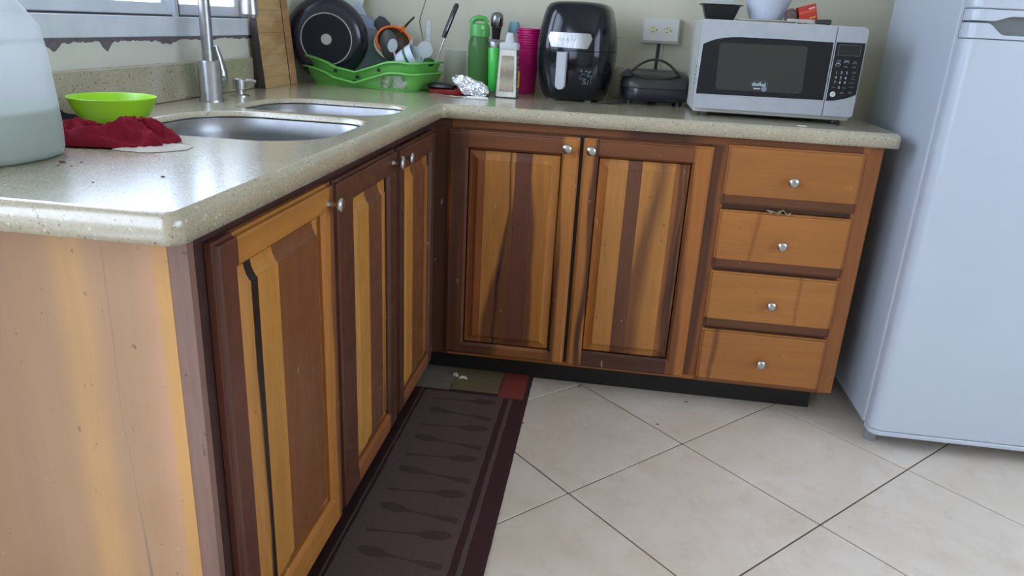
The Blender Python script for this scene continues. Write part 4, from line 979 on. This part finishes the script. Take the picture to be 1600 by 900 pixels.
obj('cup_wall',xf(lathe([(.0,-.032),(.024,-.032),(.030,-.024),(.037,.010),(.039,.034),(.037,.034),(.035,.010),(.028,-.022),(.0,-.028)],36,cap0=False,cap1=False),Matrix.Rotation(R(62),4,'Y')),Mwc,cu,smooth=50)
obj('green_stripe',xf(lathe([(.0345,.0),(.0375,.009),(.0379,.012),(.0358,.0025)],36,cap0=False,cap1=False),Matrix.Rotation(R(62),4,'Y')),plain('stripe_green',srgb(48,110,72),.4),cu,smooth=50)
gl=tag(obj('tumbler',lathe([(.0,0),(.021,0),(.024,.055),(.0225,.055),(.020,.003)],28,cap0=False,cap1=False),clear('clear_tumbler',(.75,.82,.80,1),.45,.08,.9),smooth=50),'clear small tumbler upright beside the white cup in the rack','tumbler'); gl.location=(-.150,.365,.985)
gs=tag(obj('scouring_ball',(lambda bm:bm)(lathe([(.004,-.014),(.014,-.011),(.020,0),(.016,.010),(.005,.014)],20)),fab('dark_green_scourer',srgb(52,96,52),srgb(34,66,36),300),smooth=40),'dark green scourer at the right end of the rack','scourer'); gs.location=(-.108,.35,.992)
for v in gs.data.vertices: v.co*=1+.15*noise.noise(v.co*90)
k1=thing('table_knife','steel table knife standing upright in the rack before the wall','knife',(-.128,.42,.95))
obj('knife_blade',rings(B(),[[(x-w_,-.0007,z),(x+w_,-.0007,z),(x+w_,.0007,z),(x-w_,.0007,z)] for x,w_,z in ((-.002,.006,.02),(-.001,.0075,.10),(.0,.008,.15),(.001,.006,.170),(.001,.002,.176))]),M_STEEL,k1)
k2=thing('table_knife','short steel knife tip leaning right of the strainer','knife',(-.205,.41,.95))
obj('knife_blade',rings(B(),[[(x-w_,-.0007,z),(x+w_,-.0007,z),(x+w_,.0007,z),(x-w_,.0007,z)] for x,w_,z in ((-.012,.006,.02),(.008,.006,.075),(.020,.005,.105),(.026,.001,.118))]),M_STEEL,k2)
wh=thing('serving_fork','long steel utensil with black grip leaning at the right end of the rack','utensil',(-.092,.385,.985))
obj('steel_rod',tube([(-.004,0,.0),(.026,.012,.085),(.034,.016,.105)],.0032,10),M_STEEL,wh,smooth=60)
obj('grip',tube([(.022,.012,.088),(.028,.014,.105),(.048,.024,.160),(.060,.030,.192),(.063,.031,.198)],[.007,.0085,.0085,.0085,.005],14),M_BLACK,wh,smooth=60)
obj('grip_inlay',tube([(.033,.0065,.110),(.048,.0155,.152),(.058,.0215,.180)],.0012,6),M_STEEL,wh,smooth=60)

# ---------------------------------------------------------------- items between rack and air fryer
rt_=thing('red_tray','shallow red plastic tray on the counter right of the dish rack','tray',(-.020,.330,.9002),R(-8))
obj('tray_shell',rings(B(),[sup(a,b,z,3.5,44) for a,b,z in ((.058,.070,0),(.064,.076,.002),(.072,.084,.012),(.073,.085,.013),(.070,.082,.012),(.060,.072,.004))]),plain('red_tray_plastic',srgb(176,40,44),.4),rt_,smooth=40)
bk=tag(obj('hair_clip',rings(B(),[sup(a,b,z,2.5,36) for a,b,z in ((.044,.016,0),(.052,.022,.006),(.050,.020,.014),(.030,.010,.020))]),M_BLACK,smooth=50),'black oblong plastic item lying on the red tray','plastic item')
bk.name='scraper'; bk.location=(-.052,.305,.9132); bk.rotation_euler[2]=R(-8)
bk2=tag(obj('bottle_cap',lathe([(.014,0),(.0145,.003),(.0145,.018),(.012,.020)],24),M_BLACK,smooth=40),'small black cap behind the foil on the red tray','cap'); bk2.location=(-.004,.365,.9132)
jr_=tag(obj('glass_jar',lathe([(.0,0),(.038,0),(.041,.004),(.041,.105),(.038,.118),(.0375,.125),(.0395,.127),(.0395,.129),(.036,.129),(.036,.119),(.039,.104),(.039,.004),(.0,.003)],40,cap0=False,cap1=False),clear('jar_glass',(.82,.84,.80,1),.16,.05,.9),smooth=50),'empty clear glass jar behind the foil, left of the green bottle','jar'); jr_.location=(-.050,.505,.9)
M_GT=clear('green_tinted_plastic',srgb(96,160,88),.55,.12,.7)
gb=thing('water_bottle','translucent green water bottle with flip-top lid left of the green tumbler','bottle',(.056,.385,.9))
obj('bottle_body',lathe([(.030,0),(.036,.003),(.0375,.012),(.0375,.145),(.036,.165),(.032,.178),(.030,.182)],40,cap1=True),M_GT,gb,smooth=50)
Mgl=plain('green_lid_plastic',srgb(74,158,74),.35)
lid=obj('lid',lathe([(.033,.183),(.034,.184),(.0335,.214),(.031,.222),(.024,.225),(0,.225)],40,cap1=False),Mgl,gb,smooth=40)
obj('flip_cap',rings(B(),[[(x,y,z+h*.016*math.sin(PI*(x+.034)/.066)) for x,y in ((-.032,-.012),(.030,-.012),(.030,.012),(-.032,.012))] for z,h in ((.222,.3),(.226,1))]) if False else tube([(-.030,0,.222),(-.022,0,.236),(-.004,0,.243),(.016,0,.240),(.026,0,.228)],[.008,.009,.0095,.009,.007],12),Mgl,lid,smooth=60)
obj('spout_notch',bx(.008,.022,-.036,-.030,.205,.219),plain('pale_green_latch',srgb(120,180,96),.4),lid,bevel=.002)
ml=thing('pepper_mill','black pepper mill with steel dome top behind the green bottle','mill',(.088,.475,.9)); ml.rotation_euler[1]=R(2.5)
obj('mill_body',lathe([(.022,0),(.023,.004),(.020,.06),(.0135,.14),(.0145,.19),(.017,.215)],32),M_BLACK,ml,smooth=50)
obj('mill_top',lathe([(.0185,.2155),(.0215,.222),(.0215,.245),(.018,.258),(.010,.264),(0,.265)],32,cap1=False),plain('dark_chrome',(.25,.25,.26,1),.25,1),ml,smooth=50)
gt=thing('tumbler','bright green tumbler with steel rims behind the grater','tumbler',(.117,.345,.9))
obj('green_sleeve',lathe([(.0185,.014),(.0195,.016),(.0235,.150),(.0225,.152)],36),M_GREEN2,gt,smooth=50)
obj('steel_base',lathe([(.0165,0),(.018,.002),(.0185,.0138)],36),M_STEEL,gt,smooth=40)
obj('steel_rim',lathe([(.0232,.1525),(.024,.168),(.0235,.170)],36),M_STEEL,gt,smooth=40)
obj('clear_lid',lathe([(.0245,.1705),(.0245,.176),(.020,.178),(0,.178)],36,cap1=False),clear('smoky_lid',(.5,.5,.52,1),.6,.1),gt,smooth=40)
gr=thing('box_grater','four-sided steel box grater with grey handle in front of the green tumbler','grater',(.172,.290,.9),R(-4))
def fru(z): return lk(.033,.0265,z/.150),lk(.026,.019,z/.150)
t=NT('grater_steel'); p=t.pos(obj=True)
vo=t.n('ShaderNodeTexVoronoi'); vo.inputs['Scale'].default_value=330; vo.inputs['Randomness'].default_value=.25; t.l(p,vo.inputs['Vector'])
t.l(t.mix(t.rng(vo.outputs['Distance'],.25,.5),srgb(120,104,88),srgb(176,166,148)),t.p.inputs['Base Color']); t.set(Metallic=.7,Roughness=.42); t.bump(vo.outputs['Distance'],.8,.003); M_RASP=t.m
M_GST=plain('dull_grater_steel',(.50,.47,.43,1),.36,.9,var=.15)
names=('rasp_face','slicing_face','back_face','coarse_face')
for fi in range(4):
    bm=B(); L=[]
    for z in (.004,.150):
        a,b=fru(z); c=[(-a,-b),(a,-b),(a,b),(-a,b)]; p0,p1=Vector(c[fi]),Vector(c[(fi+1)%4]); n2=Vector((p1-p0)).normalized(); nn=Vector((-n2.y,n2.x))*.0009
        L.append([(p0.x,p0.y,z),(p1.x,p1.y,z),(p1.x+nn.x,p1.y+nn.y,z),(p0.x+nn.x,p0.y+nn.y,z)])
    f_=obj(names[fi],rings(bm,L),M_GST,gr)
    if fi==0:
        bm=B(); L=[]
        for z in (.020,.132):
            a,b=fru(z); L.append([(-a*.74,-b-.0014,z),(a*.74,-b-.0014,z),(a*.74,-b+.0002,z),(-a*.74,-b+.0002,z)])
        obj('rasp_field',rings(bm,L),M_RASP,f_)
        for sx2 in (-1,1):
            obj('edge_rib',tube([(sx2*fru(.006)[0],-fru(.006)[1],.006),(sx2*fru(.149)[0],-fru(.149)[1],.149)],.0014,6),M_GST,f_,smooth=60)
    if fi in (1,3):
        for k in range(8):
            z=.020+.015*k; a,b=fru(z); sg=1 if fi==1 else -1
            obj('grating_tooth',rings(B(),[[(sg*(a+.0002),-b*.6+.0,z),(sg*(a+.0042),-b*.6,z+.003),(sg*(a+.0002),-b*.6,z+.006)],[(sg*(a+.0002),b*.6,z),(sg*(a+.0042),b*.6,z+.003),(sg*(a+.0002),b*.6,z+.006)]]),M_GST,f_)
obj('foot_wire',tube([(-.0335,-.0265,.002),(.0335,-.0265,.002),(.0335,.0265,.002),(-.0335,.0265,.002),(-.0335,-.0265,.002)],.0016,6),M_DARKGAP,gr)
Mgh=plain('pale_grey_handle',srgb(186,188,188),.4)
tp=obj('handle_cap',rings(B(),[sup(a,b,z,6,32) for a,b,z in ((.030,.0225,.150),(.031,.0235,.152),(.0305,.023,.168),(.028,.020,.172))]),Mgh,gr,smooth=40)
obj('grip',rings(B(),[sup(a,b,z,3,24) for a,b,z in ((.0155,.010,.1715),(.014,.009,.182),(.0115,.008,.196),(.008,.006,.202))]),Mgh,tp,smooth=50)
obj('yellow_sticker',bx(.0345,.0356,-.010,.008,.032,.085),plain('sticker_yellow',srgb(214,186,60),.5),gr)
pk=thing('cup_stack','tall stack of magenta plastic cups beside the air fryer','cups',(.210,.500,.9))
Mpk=plain('magenta_plastic',srgb(206,22,118),.32)
obj('outer_cup',lathe([(.028,0),(.030,.002),(.0375,.150),(.038,.153)],48),Mpk,pk,smooth=50)
for k in range(8):
    z=.1535+.008*k; r_=.0385+.0004*k
    obj('cup_rim',lathe([(r_-.001,z),(r_+.0012,z+.001),(r_+.0012,z+.0062),(r_-.001,z+.0075)],48,cap1=(k<7)),Mpk,pk,smooth=40)
obj('cup_inside',lathe([(.040,.2165),(.0375,.2165),(.034,.19),(0,.188)],48,cap0=False,cap1=False),Mpk,pk,smooth=50)
bb=thing('small_bottle','small clear bottle with light blue cap behind the magenta cups','bottle',(.150,.535,.9))
obj('bottle_body',lathe([(.020,0),(.022,.003),(.022,.16),(.016,.19),(.014,.20)],28),clear('clear_small_bottle',(.8,.85,.86,1),.35,.1),bb,smooth=50)
obj('blue_cap',lathe([(.020,.200),(.021,.202),(.020,.222),(.016,.236),(0,.238)],28,cap1=False),plain('light_blue_cap',srgb(140,196,214),.4),bb,smooth=50)
# crumpled foil
bm=bmesh.new(); bmesh.ops.create_icosphere(bm,subdivisions=5,radius=1)
for v in bm.verts:
    c=v.co.copy(); n1=noise.noise(c*2.2+Vector((3,1,0))); 
    f=1+.25*n1
    cell=noise.cell_vector(c*7)*.10+noise.cell_vector(c*13+Vector((5,5,5)))*.05
    rdg=(abs(noise.noise(c*5))+.6*abs(noise.noise(c*11)))*.30
    p=c*(f-rdg)+cell*.35
    v.co=Vector((p.x*.066,p.y*.034,p.z*.030))
    v.co.z+=.020*max(0,-p.x)*1.1-(.012*max(0,p.x))
zm=min(v.co.z for v in bm.verts)
for v in bm.verts: v.co.z=max(v.co.z-zm-.004,0)
M_FOIL=plain('aluminium_foil',(.78,.80,.84,1),.22,1)
fo=tag(obj('foil_ball',bm,M_FOIL,smooth=12),'crumpled silver aluminium foil in front of the green water bottle','foil'); fo.location=(.052,.262,.9002); fo.rotation_euler[2]=R(-12)
fk=thing('fork','small fork with white handle lying in front of the foil','fork',(.04,.170,.9003),R(-6))
obj('handle',rings(B(),[sup(a,b,z,3,16,(.055,0)) for a,b,z in ((.034,.004,.001),(.036,.005,.003),(.036,.005,.006),(.033,.003,.008))]),plain('white_handle',srgb(222,220,214),.35),fk,smooth=50)
obj('neck',tube([(.020,0,.0045),(-.01,0,.003),(-.035,0,.004)],[.002,.0016,.0022],8),M_STEEL,fk,smooth=60)
for q in (-1.5,-.5,.5,1.5): obj('tine',tube([(-.035,q*.002,.004),(-.05,q*.0032,.003),(-.085,q*.0034,.010)],[.0012,.0009,.0005],6),M_STEEL,fk,smooth=60)

for k,(x,y,lb) in enumerate(((.496,.045,'dark speck on the floor against the toe kick below the door gap'),(.845,.02,'dark speck on the floor below the right-hand door'),(.30+.04,-.235,'dark speck on the tile beside the rug edge'),(.745,-.15,'dark speck on the tile corner left of the central grout crossing'))):
    bm=lathe([(.002,0),(.003,.001),(.0015,.002)],9)
    for v in bm.verts: v.co.x*=1.7
    o=tag(obj('crumb',bm,plain('dark_speck',srgb(60,46,38),.8)),lb,'crumb'); o.location=(x,y,.0004)
